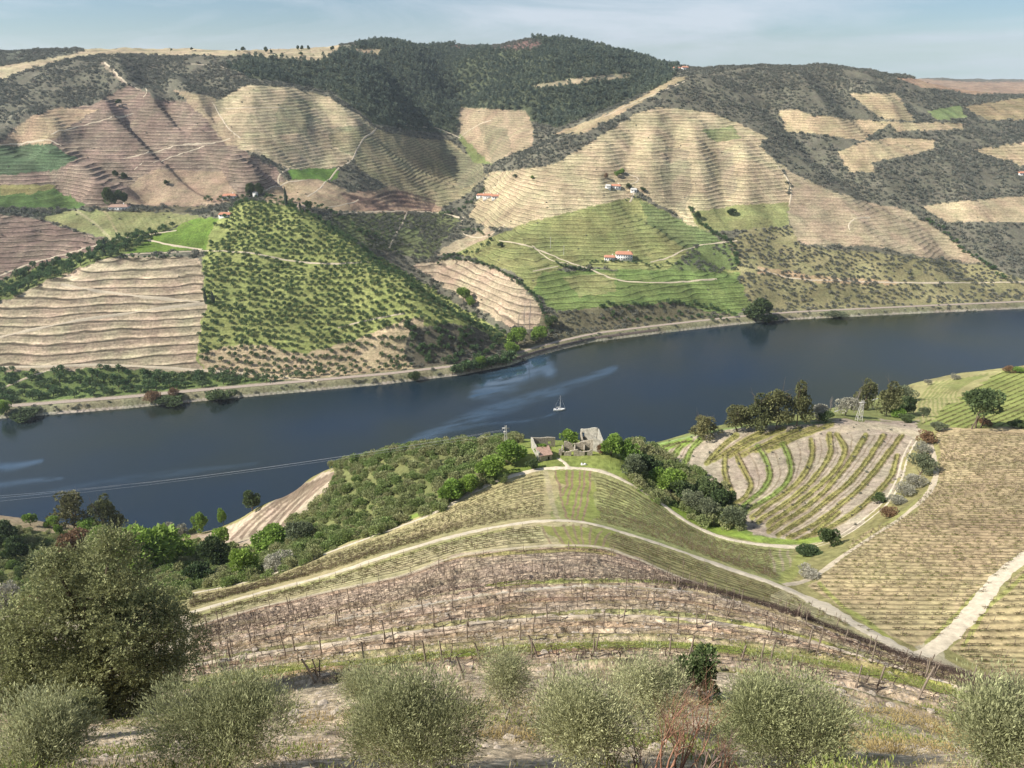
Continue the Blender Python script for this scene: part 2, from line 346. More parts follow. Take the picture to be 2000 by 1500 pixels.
paint([(300,330),(430,335),(470,385),(420,400),(240,402),(240,370)], F, (.35,.27,.2), CLEAN, .2, 5)
paint([(-600,404),(0,404),(60,408),(150,410),(85,424),(0,418),(-600,420)], F, (.06,.075,.045), SCRUB)
paint([(-600,420),(0,418),(75,427),(110,440),(205,467),(180,490),(100,512),(0,552),(-600,660)], F, (.21,.16,.135), CLEAN, 1.4, 3.2)
paint([(75,427),(130,414),(205,408),(300,412),(385,420),(400,426),(345,440),(215,468)], F, (.26,.27,.13), CLEAN, .1, 2)
paint([(400,418),(440,400),(500,392),(470,385),(420,402),(230,402),(160,405),(200,412),(300,414)], F, (.13,.12,.08), SCRUB)
paint([(0,552),(60,525),(180,490),(215,468),(345,440),(300,462),(240,497),(130,535),(0,590),(-600,720),(-600,670)], F, (.13,.16,.06), STRIP)
paint([(-600,660),(0,592),(60,562),(130,532),(200,507),(250,500),(392,504),(397,560),(402,600),(392,650),(385,700),(400,728),(200,718),(0,728),(-600,760)], F, (.42,.35,.26), CLEAN, 1.2, 5.2)
paint([(240,497),(300,462),(380,427),(428,424),(402,487),(355,489)], F, (.17,.27,.055), CLEAN, .1, 2)
paint([(400,487),(430,422),(480,390),(560,398),(640,430),(700,478),(800,535),(900,600),(985,650),(997,700),(900,724),(780,742),(640,750),(400,728),(385,700),(400,600),(395,520)], F, (.235,.265,.10), OLIVE, .35, 5)
paint([(390,690),(470,670),(600,690),(700,660),(790,625),(830,615),(850,720),(640,750),(400,728)], F, (.38,.31,.21), OLIVE, .3, 5)
paint([(800,640),(870,630),(930,640),(990,680),(990,705),(900,722),(820,728),(790,700)], F, (.12,.11,.085), MAQ, 0, 5, 1)
paint([(-600,760),(0,728),(200,718),(400,730),(600,748),(400,776),(250,795),(0,812),(-600,860)], F, (.12,.165,.06), STRIP)
paint([(415,202),(480,165),(560,170),(640,188),(700,225),(735,252),(700,300),(670,325),(620,332),(560,330),(530,310),(470,290),(440,240)], F, (.47,.40,.275), CLEAN, .8, 3.6)
paint([(560,190),(612,198),(600,260),(535,262),(540,215)], F, (.24,.25,.16), None, mix=.6)
paint([(640,250),(720,243),(740,255),(700,310),(660,290)], F, (.2,.22,.14), None, mix=.6)
paint([(640,262),(720,247),(800,268),(880,275),(940,320),(952,345),(905,385),(850,408),(760,365),(700,330),(690,300),(650,285)], F, (.31,.28,.18), CLEAN, 1, 3.2)
paint([(860,270),(940,322),(950,350),(900,370),(860,310)], F, (.17,.17,.12), None, mix=.7)
paint([(560,334),(600,328),(662,330),(655,350),(640,357),(575,352)], F, (.14,.24,.06), CLEAN, 0, 3)
paint([(520,372),(560,352),(620,350),(660,362),(700,385),(760,362),(865,405),(860,415),(700,415),(600,405),(520,396)], F, (.40,.315,.22), CLEAN, .2, 4)
paint([(665,375),(760,370),(865,405),(860,414),(690,412)], F, (.37,.27,.20), CLEAN, .4, 7)
paint([(650,418),(880,412),(900,430),(850,490),(830,508),(700,478),(640,432)], F, (.13,.15,.075), MAQ, .8, 3)
paint([(898,210),(960,212),(1025,216),(1042,250),(1040,285),(955,320),(900,268)], F, (.38,.31,.22), CLEAN, .7, 3.2)
paint([(900,262),(955,318),(965,322),(925,318),(895,270)], F, (.2,.24,.1), CLEAN)
paint([(935,240),(990,250),(1000,295),(960,320)], F, (.2,.19,.13), None, mix=.6)
paint([(1078,262),(1180,225),(1240,195),(1320,150),(1345,150),(1270,190),(1240,207),(1140,262)], F, (.40,.33,.22), CLEAN, .3, 3)
paint([(1040,166),(1130,152),(1230,142),(1235,150),(1140,162),(1050,172)], F, (.40,.34,.24), CLEAN)
paint([(678,97),(745,95),(740,106),(690,104)], F, (.45,.36,.25), CLEAN)
paint([(915,422),(940,372),(955,336),(1000,333),(1080,320),(1150,280),(1240,222),(1290,208),(1380,218),(1430,235),(1500,268),(1480,285),(1530,325),(1545,400),(1540,440),(1350,452),(1330,425),(1250,375),(1180,402),(1050,445),(950,445)], F, (.46,.39,.265), CLEAN, 1.0, 3.6)
paint([(1300,285),(1345,290),(1350,370),(1340,420),(1300,395),(1290,330)], F, (.2,.19,.14), None, mix=.6)  # band of gully shade painted into the slope's colour
paint([(1400,290),(1430,295),(1440,370),(1420,390),(1405,340)], F, (.24,.21,.17), None, mix=.5)  # second, fainter band of painted gully shade
paint([(1370,255),(1430,245),(1450,270),(1400,278)], F, (.16,.22,.09), None, mix=.7)
paint([(1350,415),(1440,400),(1540,395),(1543,440),(1430,452),(1365,450)], F, (.27,.28,.13), CLEAN, .3, 3)
paint([(885,492),(960,462),(1040,432),(1180,397),(1240,382),(1330,430),(1400,460),(1440,500),(1450,540),(1300,530),(1100,520),(1040,570),(1000,530)], F, (.26,.275,.12), CLEAN, .9, 3.1)
paint([(1250,390),(1330,430),(1400,460),(1440,500),(1400,520),(1330,480),(1270,440)], F, (.15,.19,.085), CLEAN, 1.3, 3.1)
paint([(1300,530),(1360,480),(1425,475),(1445,525),(1400,530)], F, (.13,.17,.07), MAQ)
paint([(1040,570),(1060,530),(1250,525),(1440,532),(1470,585),(1440,618),(1300,590),(1180,600),(1090,612)], F, (.165,.225,.08), CLEAN, .9, 3.1)
paint([(1100,540),(1200,530),(1200,570),(1130,580)], F, (.3,.28,.14), None, mix=.6)
paint([(1060,610),(1180,600),(1300,590),(1440,618),(1480,610),(1480,640),(1300,655),(1160,670),(1080,690),(1000,712),(990,660),(1050,645)], F, (.14,.13,.085), MAQ, 0, 3, 1)
paint([(805,518),(850,506),(900,508),(965,522),(1025,562),(1062,610),(1050,645),(985,632),(900,580)], F, (.43,.35,.265), CLEAN, .9, 4.6)
paint([(848,503),(880,475),(955,443),(965,458),(900,490)], F, (.40,.335,.24), CLEAN, .3, 3)
paint([(1540,418),(1545,360),(1528,325),(1545,335),(1620,372),(1700,395),(1770,410),(1850,460),(1925,517),(1880,510),(1800,502),(1700,480),(1560,478)], F, (.42,.35,.25), CLEAN, .6, 3.1)
paint([(1545,362),(1620,370),(1700,440),(1640,450),(1545,420)], F, (.33,.27,.20), None, mix=.6)
paint([(1520,215),(1560,215),(1590,225),(1700,235),(1745,238),(1700,262),(1690,275),(1600,262),(1535,257)], F, TAN, CLEAN, .8, 3.1)
paint([(1658,182),(1750,182),(1788,237),(1720,230)], F, TAN, CLEAN, .8, 3.1)
paint([(1635,298),(1690,275),(1740,270),(1822,272),(1826,292),(1740,310),(1700,318),(1710,335),(1660,337)], F, TAN, CLEAN, .6, 3.1)
paint([(1795,402),(1850,395),(2000,382),(2600,370),(2600,432),(1850,434)], F, (.46,.38,.26), CLEAN, .3, 3.1)
paint([(1898,292),(2000,277),(2600,250),(2600,335),(1990,322)], F, TAN, CLEAN, .7, 3.1)
paint([(1735,238),(1880,240),(1880,253),(1750,256)], F, TAN, CLEAN, .6, 3.1)
paint([(1810,217),(1875,205),(1890,232),(1830,234)], F, (.24,.30,.14), CLEAN)
paint([(1880,208),(2000,190),(2600,185),(2600,235),(1930,235)], F, (.33,.27,.17), CLEAN, .5, 3)
paint([(1740,150),(1900,160),(2600,150),(2600,187),(1900,185),(1800,170)], F, (.36,.26,.19), CLEAN, .3, 6)
paint([(1420,470),(1470,445),(1550,440),(1562,480),(1800,503),(1925,520),(2000,545),(2600,560),(2600,600),(2000,605),(1460,632),(1462,590),(1440,520)], F, (.23,.215,.12), MAQ)
paint([(1480,520),(1600,540),(1750,548),(1750,556),(1600,552),(1480,532)], F, (.42,.30,.2), None, mix=.8)
# embankment along the water
m = FAR & (dF > 0) & (dF < 16); COL[m, :3] = (.24,.235,.15); CLS[m] = 0; MSK[m] = (0, .3, 1, .3)
m = FAR & (dF > -3) & (dF < 2.0); COL[m, :3] = (.40,.37,.31)
# ---- near side
Nn = False
FIELD, FIELDR, STONY, STR4 = 20, 21, 22, 23
def closed(a, b): return list(a) + list(b)[::-1]
paint([(-900,1000),(0,1015),(250,1035),(380,1040),(500,1075),(560,1115),(360,1170),(-100,1230),(-900,1300)], Nn, (.17,.19,.075), FLANK)
paint([(-900,985),(0,1000),(250,1035),(380,1042),(450,1030),(500,1080),(380,1062),(250,1050),(100,1040),(-900,1030)], Nn, (.36,.29,.2), CLEAN, 0, 3, .8)
paint([(380,1048),(450,1020),(520,985),(600,940),(665,915),(640,955),(560,1030),(500,1060),(440,1062)], Nn, (.42,.35,.28), CLEAN, 0, 3, .8)
paint([(500,1075),(560,1030),(640,960),(665,900),(700,890),(850,850),(1060,840),(1060,905),(1000,930),(930,957),(860,996),(755,1038),(650,1076),(560,1112),(480,1137),(360,1162),(420,1110)], Nn, (.17,.185,.08), FLANK)
paint([(1030,840),(1230,840),(1225,890),(1230,943),(1175,921),(1105,914),(1052,917),(1000,928),(960,945)], Nn, (.22,.265,.08), CLEAN, 0, 3, .6)
paint([(1225,860),(1330,905),(1420,965),(1470,1045),(1400,1046),(1350,1024),(1280,975),(1227,943)], Nn, (.17,.24,.06), FLANK)
paint(closed(road0[:17], road1[:13]), Nn, (.39,.35,.195), FIELD, 0, 3, .7)
paint(closed([p for p in road0[9:17]], [p for p in road1[6:13]]), Nn, (.28,.29,.13), FIELD, 0, 3, .8)
paint(closed(road1, band2[:14]), Nn, (.42,.38,.23), FIELD, 0, 3, .8)
paint(closed(road1[7:13], band2[7:12]), Nn, (.26,.24,.12), FIELD, 0, 3, .8)
paint([(1082,915),(1160,921),(1165,1020),(1110,1020)], Nn, (.25,.28,.09), CLEAN)
paint([(1050,1024),(1200,1036),(1190,1068),(1100,1066)], Nn, (.27,.28,.10), CLEAN)
paint(closed(band2, bottom5), Nn, (.41,.33,.26), STONY, 0, 3, 1, .8)
paint([(-900,1330),(360,1375),(560,1342),(700,1328),(1000,1308),(1300,1305),(1600,1340),(2000,1460),(3000,1600),(3000,4000),(-900,4000)], Nn, (.46,.385,.29), 24, 0, 3, 1, 1)
paint([(-900,1180),(100,1205),(370,1197),(380,1222),(350,1390),(-900,1340)], Nn, (.38,.33,.26), 25, 0, 3, 1, .6)
paint([(1255,875),(1350,852),(1430,835),(1500,829),(1620,820),(1700,822),(1800,820),(1788,858),(1768,890),(1757,930),(1735,972),(1690,1013),(1640,1046),(1560,1068),(1480,1060),(1450,1035),(1420,965),(1330,905)], Nn, (.37,.32,.26), STR4, 0, 3, .8, .3)
paint([(1225,800),(1255,875),(1350,852),(1430,835),(1500,829),(1620,820),(1700,822),(1800,822),(1830,835),(1800,850),(1760,740),(2000,690),(1600,700)], Nn, (.2,.22,.09), 26, 0, 3, .8)
paint([(1770,760),(1820,735),(1960,722),(1870,790),(1800,828)], Nn, (.36,.34,.17), CLEAN)
paint([(1800,830),(1880,775),(1960,722),(2000,718),(2600,700),(2600,835),(1900,832)], Nn, (.26,.30,.10), 27)
paint([(1830,838),(1860,832),(2000,840),(2600,850),(2600,1040),(2000,1085),(1950,1125),(1890,1190),(1830,1250),(1790,1270),(1700,1225),(1580,1150),(1640,1085),(1700,1040),(1790,1000),(1835,940)], Nn, (.40,.325,.205), FIELDR, 0, 3, .8)
paint([(1600,1150),(1680,1080),(1900,1130),(1850,1210),(1780,1262),(1690,1220)], Nn, (.33,.30,.16), None, mix=.3)
paint([(2000,1110),(2600,1060),(2600,1500),(2000,1340),(1900,1300),(1850,1270)], Nn, (.40,.33,.20), 28, 0, 3, .8)
paint([(1780,1265),(1830,1250),(1840,1290),(1900,1320),(1800,1290)], Nn, (.40,.36,.27), CLEAN)
# strips that follow traced lines
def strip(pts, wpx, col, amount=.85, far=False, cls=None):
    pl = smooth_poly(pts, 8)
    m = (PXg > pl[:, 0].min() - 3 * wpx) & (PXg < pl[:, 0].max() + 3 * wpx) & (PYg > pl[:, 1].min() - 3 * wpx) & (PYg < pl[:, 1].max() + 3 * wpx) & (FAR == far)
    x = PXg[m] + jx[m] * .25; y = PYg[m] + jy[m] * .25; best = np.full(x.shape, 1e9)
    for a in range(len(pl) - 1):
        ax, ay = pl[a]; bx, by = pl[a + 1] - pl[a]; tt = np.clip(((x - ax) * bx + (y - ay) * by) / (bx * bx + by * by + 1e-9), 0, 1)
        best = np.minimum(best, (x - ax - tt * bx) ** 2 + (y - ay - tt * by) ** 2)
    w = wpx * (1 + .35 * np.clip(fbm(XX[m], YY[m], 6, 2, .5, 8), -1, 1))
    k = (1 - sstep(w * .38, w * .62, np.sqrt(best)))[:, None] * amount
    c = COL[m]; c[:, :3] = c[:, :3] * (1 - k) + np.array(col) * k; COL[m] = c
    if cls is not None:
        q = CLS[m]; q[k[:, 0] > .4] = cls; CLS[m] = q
YG = (.27,.26,.085); GG = (.19,.27,.06)
stripes = [
 [(1262,882),(1300,870),(1350,862)],[(1285,890),(1300,876),(1330,862)],[(1310,905),(1322,880),(1345,860)],[(1335,912),(1345,885),(1370,858)],
 [(1380,905),(1400,880),(1440,850)],[(1392,898),(1440,870),(1490,842)],[(1425,890),(1470,862),(1530,838)],[(1450,888),(1500,865),(1560,838)],[(1475,880),(1530,856),(1590,834)],[(1500,878),(1570,850),(1625,828)],
 [(1415,890),(1415,915),(1430,970)],[(1437,885),(1452,915),(1466,950),(1455,970),(1420,990)],[(1480,870),(1497,900),(1503,930),(1490,955),(1455,985),(1440,1010)],
 [(1530,868),(1540,890),(1545,920),(1530,950),(1490,980),(1455,1000)],[(1585,860),(1585,890),(1575,920),(1545,955),(1495,990),(1470,1012)],
 [(1620,850),(1622,880),(1605,915),(1565,960),(1510,1000),(1480,1020)],[(1635,850),(1650,875),(1640,905),(1600,950),(1550,990),(1500,1025)],
 [(1690,850),(1670,885),(1640,925),(1600,970),(1545,1010),(1500,1038)],[(1725,850),(1700,890),(1670,930),(1620,975),(1560,1020),(1520,1045)],
 [(1760,850),(1735,885),(1700,930),(1650,980),(1590,1025),(1540,1050)],[(1752,890),(1740,930),(1715,960),(1670,1000),(1610,1035),(1560,1055)],[(1640,1000),(1590,1040)]]
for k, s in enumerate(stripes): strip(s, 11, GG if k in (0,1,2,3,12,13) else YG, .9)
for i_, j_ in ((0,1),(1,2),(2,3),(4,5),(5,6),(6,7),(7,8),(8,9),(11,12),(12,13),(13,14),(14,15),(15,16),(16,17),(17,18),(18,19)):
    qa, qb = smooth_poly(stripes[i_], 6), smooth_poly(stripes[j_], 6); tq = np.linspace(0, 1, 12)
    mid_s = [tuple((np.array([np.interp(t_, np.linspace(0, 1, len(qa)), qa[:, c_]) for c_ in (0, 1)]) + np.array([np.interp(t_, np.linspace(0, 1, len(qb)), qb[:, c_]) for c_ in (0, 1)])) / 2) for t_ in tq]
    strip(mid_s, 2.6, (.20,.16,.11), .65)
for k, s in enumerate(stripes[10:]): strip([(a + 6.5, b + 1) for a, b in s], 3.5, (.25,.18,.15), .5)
strip([(1270,872),(1350,852),(1430,836),(1500,830),(1620,825)], 5, (.2,.3,.1), .7)
# striped vineyard by the water on the left
for k in range(6):
    f = k / 5; strip([(452 + 90 * f, 1054 - 18 * f), (510 + 88 * f, 1000 - 26 * f), (598 + 66 * f, 946 - 26 * f)], 5.5, (.17,.13,.10), .85)
strip([(1640,840),(1690,832),(1790,850)], 14, (.47,.41,.31), .7)
for k in range(9):
    f = k / 8; strip([(1800 + 68 * f, 826 - 40 * f), (1793 + 75 * f, 795 - 30 * f), (1808 + 85 * f, 765 - 18 * f), (1830 + 100 * f, 745 - 14 * f)], 4.2, (.20,.23,.08), .7)
# vertical beds in the middle of the spur
for a, b, c in [((1085,921),(1097,975),(1110,1020)),((1108,921),(1104,950),(1100,966)),((1120,921),(1112,960),(1108,985)),((1135,921),(1125,975),(1117,1018)),((1144,921),(1135,975),(1126,1018)),((1155,921),(1148,975),(1138,1018))]:
    strip([a, b, c], 4.4, (.27,.195,.135), .95)
strip([(1066,922),(1078,980),(1090,1014)], 9, (.42,.37,.25), .7)
for a, b in [((1058,1028),(1075,1062)),((1078,1028),(1100,1062)),((1098,1026),(1120,1064)),((1118,1026),(1130,1064)),((1135,1027),(1138,1066)),((1155,1032),(1150,1066)),((1175,1038),(1158,1068)),((1190,1042),(1175,1070))]:
    strip([a, ((a[0]+b[0])/2, (a[1]+b[1])/2), b], 4.4, (.29,.22,.15), .9)
for a, b in [((1505,1075),(1515,1115)),((1525,1075),(1530,1112)),((1540,1078),(1545,1105))]: strip([a, ((a[0]+b[0])/2,(a[1]+b[1])/2), b], 5, (.4,.33,.25), .7)
strip(strip4, 13, (.30,.30,.09), .85); strip([(p[0], p[1] + 2) for p in strip4 if p[0] > 1080 and p[0] < 1600], 8, (.26,.36,.06), .8)
strip([(720,1308),(800,1298),(880,1286),(925,1278)], 11, (.27,.35,.06), .8)
strip([(950,1146),(1050,1139),(1180,1135),(1260,1138),(1330,1144),(1420,1160)], 8, (.25,.29,.08), .85); strip([(870,1094),(1000,1081),(1150,1078),(1200,1084)], 8, (.27,.25,.10), .9)
for f_, c_, w_ in ((.22, (.30,.20,.14), 6), (.45, (.24,.27,.085), 6), (.68, (.31,.215,.15), 7), (.86, (.30,.28,.11), 6)):
    strip([(x, (1 - f_) * np.interp(x, *np.array(band3, float).T) + f_ * np.interp(x, *np.array(strip4, float).T)) for x in range(390, 2000, 80)], w_, c_, .6)
strip([(p[0], p[1] + 12) for p in strip4], 8, (.31,.20,.13), .7); strip([(p[0], p[1] + 7) for p in band2[:9]], 5, (.30,.21,.15), .7)
strip([(p[0], p[1] - 8) for p in bottom5[2:]], 7, (.24,.27,.08), .6)
strip([(1300,1210),(1450,1225),(1600,1262),(1760,1318),(1960,1365)], 8, (.29,.30,.09), .8)
strip([(p[0], p[1] - 9) for p in road0[1:9]], 8, (.20,.28,.06), .8); strip([(p[0], p[1] - 10) for p in road0[12:18]], 12, (.22,.31,.06), .9)
strip([(p[0], p[1] + 8) for p in road1[0:6]], 5, (.3,.33,.1), .5)
strip([(1580,1075),(1560,1100),(1530,1135)], 22, (.30,.33,.11), .7); strip([(1600,1140),(1640,1180),(1700,1220),(1740,1250)], 9, (.30,.33,.10), .8)
strip([(1990,1085),(1940,1130),(1880,1190),(1810,1255)], 10, (.28,.31,.09), .7); strip([(2000,1125),(1930,1190),(1880,1260)], 10, (.28,.31,.09), .7)
strip([(1815,870),(1830,920),(1820,950),(1780,990),(1700,1045),(1640,1090)], 9, (.33,.33,.13), .6)
# far strips
strip([(150,412),(190,440),(215,466)], 5, (.42,.38,.24), .8, True); strip([(205,412),(222,440),(232,462)], 4, (.45,.38,.24), .8, True)
for k in range(14):
    x = 215 + k * 11; strip([(x - 8 + k, 416 + k * .6), (x + 8 + k * .6, 440 + k * .1), (x + 20, 462 - k * 1.6)], 2.6, (.17,.19,.08), .6, True)
for k in range(18):
    f = k / 17; strip([(380 + 46 * f, 430 - 4 * f), (340 + 60 * f, 455 + 6 * f), (305 + 90 * f, 470 + 14 * f)], 1.8, (.11,.18,.04), .6, True)
for k in range(5): strip([(670 + 15 * k, 378 + k * 8), (720 + 10 * k, 388 + k * 5), (765, 375 + k * 9), (850 - 2 * k, 392 + k * 5)], 5, (.10,.075,.07), .8, True)
# plough-line colour blotches
b = fbm(XX, YY, 60, 4, .55, 21)[..., None] * np.where(FAR, 1, .5)[..., None]
COL[..., :3] *= np.clip(1 + .22 * b, .6, 1.4); g2 = fbm(XX, YY, 38, 3, .55, 22)
isf = (CLS == 0) & FAR; COL[isf, :3] *= .82; COL[isf & (PYg < 130), :3] *= .9
COL[..., 1] *= np.where(isf, 1 + .02 * np.clip(g2 * 2, -1, 1), 1); COL[..., 0] *= np.where(isf, 1 - .02 * np.clip(g2 * 2, -1, 1), 1)
MSK[..., 2] = np.where(FAR, np.maximum(MSK[..., 2], .9), MSK[..., 2])
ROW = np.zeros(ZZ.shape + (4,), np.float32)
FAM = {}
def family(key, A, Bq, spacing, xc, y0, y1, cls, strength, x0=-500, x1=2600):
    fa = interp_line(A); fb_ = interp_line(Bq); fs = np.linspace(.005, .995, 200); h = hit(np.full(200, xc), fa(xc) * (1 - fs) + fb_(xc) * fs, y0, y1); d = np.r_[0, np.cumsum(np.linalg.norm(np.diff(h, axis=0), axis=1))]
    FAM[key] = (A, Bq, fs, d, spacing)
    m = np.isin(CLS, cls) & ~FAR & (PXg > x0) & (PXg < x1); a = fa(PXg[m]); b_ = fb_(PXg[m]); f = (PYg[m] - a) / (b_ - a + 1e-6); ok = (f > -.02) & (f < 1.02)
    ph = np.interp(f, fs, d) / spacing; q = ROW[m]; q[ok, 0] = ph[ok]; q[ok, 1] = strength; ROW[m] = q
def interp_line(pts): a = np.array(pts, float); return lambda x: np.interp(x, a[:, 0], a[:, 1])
left_ = [p for p in road0 if p[0] <= 1560]
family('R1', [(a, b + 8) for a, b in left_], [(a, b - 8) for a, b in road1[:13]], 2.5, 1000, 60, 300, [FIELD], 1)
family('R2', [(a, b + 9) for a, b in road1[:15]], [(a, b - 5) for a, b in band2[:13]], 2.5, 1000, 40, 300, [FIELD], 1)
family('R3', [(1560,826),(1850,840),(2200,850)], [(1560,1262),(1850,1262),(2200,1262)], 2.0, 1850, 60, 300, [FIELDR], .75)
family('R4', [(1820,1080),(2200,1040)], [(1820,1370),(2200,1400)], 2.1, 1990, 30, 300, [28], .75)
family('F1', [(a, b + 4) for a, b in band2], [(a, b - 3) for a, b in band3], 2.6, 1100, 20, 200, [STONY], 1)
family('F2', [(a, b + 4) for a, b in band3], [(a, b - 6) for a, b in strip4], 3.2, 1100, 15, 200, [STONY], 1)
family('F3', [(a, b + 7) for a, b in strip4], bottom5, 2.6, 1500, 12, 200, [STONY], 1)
stn = (CLS == STONY) & (ROW[..., 1] > 0); fr_ = ROW[..., 0] - np.floor(ROW[..., 0])
ZZ += np.where(stn, (fr_ - sstep(.62, .98, fr_)) * .75 * np.clip(1 + .6 * fbm(XX, YY, 9, 2, .5, 71), .3, 1.6), 0)
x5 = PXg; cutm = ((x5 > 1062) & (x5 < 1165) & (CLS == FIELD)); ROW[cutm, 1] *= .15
# real terraced steps cut into the far slopes
st = np.maximum(MSK[..., 1] * 10, 1); ph = (ZZ + .5 * fbm(XX, YY, 25, 2, .5, 9)) / st; fr = ph - np.floor(ph)
tread = sstep(.45, .95, fr) - fr
ZZ += np.where(FAR & (YY > 560), tread * st * .55 * MSK[..., 0].clip(0, 1.3), 0) * sstep(30, 70, dF)
print('painted', round(time.time() - T0, 1))

def grid_obj(name, r0, r1):
    z = ZZ[r0:r1]; n = r1 - r0
    v = np.stack([XX[r0:r1], YY[r0:r1], z], -1).reshape(-1, 3)
    i = (np.arange(n - 1)[:, None] * NC + np.arange(NC - 1)[None, :]).ravel()
    q = np.stack([i, i + 1, i + NC + 1, i + NC], 1)
    me = mk_mesh(name, v, quads=q, mats=[MAT_GROUND], smooth=True)
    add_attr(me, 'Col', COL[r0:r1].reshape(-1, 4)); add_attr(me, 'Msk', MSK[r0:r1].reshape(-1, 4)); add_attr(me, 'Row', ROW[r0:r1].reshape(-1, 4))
    return link(name, me)

# ------------------------------------------------------------------ materials
def newmat(name):
    m = bpy.data.materials.new(name); m.use_nodes = True; nt = m.node_tree; nt.nodes.clear()
    o = N(nt, 'ShaderNodeOutputMaterial'); b = N(nt, 'ShaderNodeBsdfPrincipled'); L(nt, b.outputs[0], o.inputs[0])
    b.inputs['Roughness'].default_value = .9; b.inputs['Specular IOR Level'].default_value = .15
    return m, nt, b
def simple(name, col, var=.25, scale=3.0, rough=.9, bump=.0, col2=None, detail=6):
    m, nt, b = newmat(name); tc = N(nt, 'ShaderNodeTexCoord')
    n = N(nt, 'ShaderNodeTexNoise', i_Scale=scale, i_Detail=float(detail), i_Roughness=.65); L(nt, tc.outputs['Object'], n.inputs['Vector'])
    r = N(nt, 'ShaderNodeValToRGB'); e = r.color_ramp.elements
    c2 = col2 or tuple(c * (1 - var) for c in col)
    e[0].color = (*c2, 1); e[1].color = (*[min(1, c * (1 + var * .6)) for c in col], 1); e[0].position = .35; e[1].position = .65
    L(nt, n.outputs['Fac'], r.inputs[0]); L(nt, r.outputs[0], b.inputs['Base Color']); b.inputs['Roughness'].default_value = rough
    if bump:
        bp = N(nt, 'ShaderNodeBump', i_Strength=bump, i_Distance=.1); L(nt, n.outputs['Fac'], bp.inputs['Height']); L(nt, bp.outputs[0], b.inputs['Normal'])
    return m
def mathn(nt, op, a, b=None, clamp=False):
    n = N(nt, 'ShaderNodeMath', operation=op); n.use_clamp = clamp
    for i, x in enumerate((a, b)):
        if x is None: continue
        if isinstance(x, (int, float)): n.inputs[i].default_value = x
        else: L(nt, x, n.inputs[i])
    return n.outputs[0]
def ground_mat():
    m, nt, b = newmat('ground'); b.inputs['Roughness'].default_value = .95; b.inputs['Specular IOR Level'].default_value = .08
    ac = N(nt, 'ShaderNodeAttribute', attribute_name='Col'); am = N(nt, 'ShaderNodeAttribute', attribute_name='Msk')
    sm = N(nt, 'ShaderNodeSeparateColor'); L(nt, am.outputs['Color'], sm.inputs[0]); terr, step, rgh = sm.outputs[0], sm.outputs[1], sm.outputs[2]; stone = am.outputs['Alpha']
    ge = N(nt, 'ShaderNodeNewGeometry'); pos = ge.outputs['Position']; sx = N(nt, 'ShaderNodeSeparateXYZ'); L(nt, pos, sx.inputs[0])
    na = N(nt, 'ShaderNodeTexNoise', i_Scale=.035, i_Detail=12.0, i_Roughness=.68); L(nt, pos, na.inputs['Vector'])
    nb_ = N(nt, 'ShaderNodeTexNoise', i_Scale=.45, i_Detail=10.0, i_Roughness=.75); L(nt, pos, nb_.inputs['Vector'])
    nc = N(nt, 'ShaderNodeTexNoise', i_Scale=.02, i_Detail=3.0, i_Roughness=.5); L(nt, pos, nc.inputs['Vector'])
    # long thin scratches along the beds
    mpn = N(nt, 'ShaderNodeMapping'); mpn.inputs['Scale'].default_value = (.08, .08, 1.1); L(nt, pos, mpn.inputs['Vector'])
    nd = N(nt, 'ShaderNodeTexNoise', i_Scale=1.0, i_Detail=6.0, i_Roughness=.6); L(nt, mpn.outputs[0], nd.inputs['Vector'])
    n5 = N(nt, 'ShaderNodeTexNoise', i_Scale=.06, i_Detail=7.0, i_Roughness=.7); L(nt, pos, n5.inputs['Vector'])
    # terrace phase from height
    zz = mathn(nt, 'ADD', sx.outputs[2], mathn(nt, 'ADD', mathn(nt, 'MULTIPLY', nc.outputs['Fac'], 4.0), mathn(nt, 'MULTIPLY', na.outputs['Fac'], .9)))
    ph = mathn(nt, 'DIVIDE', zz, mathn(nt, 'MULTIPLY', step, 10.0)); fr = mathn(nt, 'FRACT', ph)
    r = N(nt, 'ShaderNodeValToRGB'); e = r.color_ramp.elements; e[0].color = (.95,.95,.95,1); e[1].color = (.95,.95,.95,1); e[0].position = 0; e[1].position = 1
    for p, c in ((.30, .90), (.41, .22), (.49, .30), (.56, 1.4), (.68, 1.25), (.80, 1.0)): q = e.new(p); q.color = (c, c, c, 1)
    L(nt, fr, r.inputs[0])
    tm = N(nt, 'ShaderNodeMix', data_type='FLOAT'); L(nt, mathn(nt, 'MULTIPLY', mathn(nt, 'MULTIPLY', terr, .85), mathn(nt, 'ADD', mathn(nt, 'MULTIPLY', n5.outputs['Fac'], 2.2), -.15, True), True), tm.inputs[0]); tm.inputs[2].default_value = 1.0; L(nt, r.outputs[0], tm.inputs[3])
    # scratches multiply where terraced
    sc = mathn(nt, 'ADD', mathn(nt, 'MULTIPLY', mathn(nt, 'SUBTRACT', nd.outputs['Fac'], .5), mathn(nt, 'MULTIPLY', terr, 1.3)), 1.0)
    v1 = mathn(nt, 'ADD', mathn(nt, 'MULTIPLY', mathn(nt, 'SUBTRACT', na.outputs['Fac'], .5), 1.5), 1.0)
    v2 = mathn(nt, 'ADD', mathn(nt, 'MULTIPLY', mathn(nt, 'SUBTRACT', nb_.outputs['Fac'], .5), mathn(nt, 'MULTIPLY', rgh, 3.2)), 1.0)
    vo = N(nt, 'ShaderNodeTexVoronoi', i_Scale=2.6); L(nt, pos, vo.inputs['Vector'])
    st_ = mathn(nt, 'MULTIPLY', mathn(nt, 'SUBTRACT', .55, vo.outputs['Distance']), 1.0)
    v3 = mathn(nt, 'ADD', mathn(nt, 'MULTIPLY', st_, stone), 1.0)
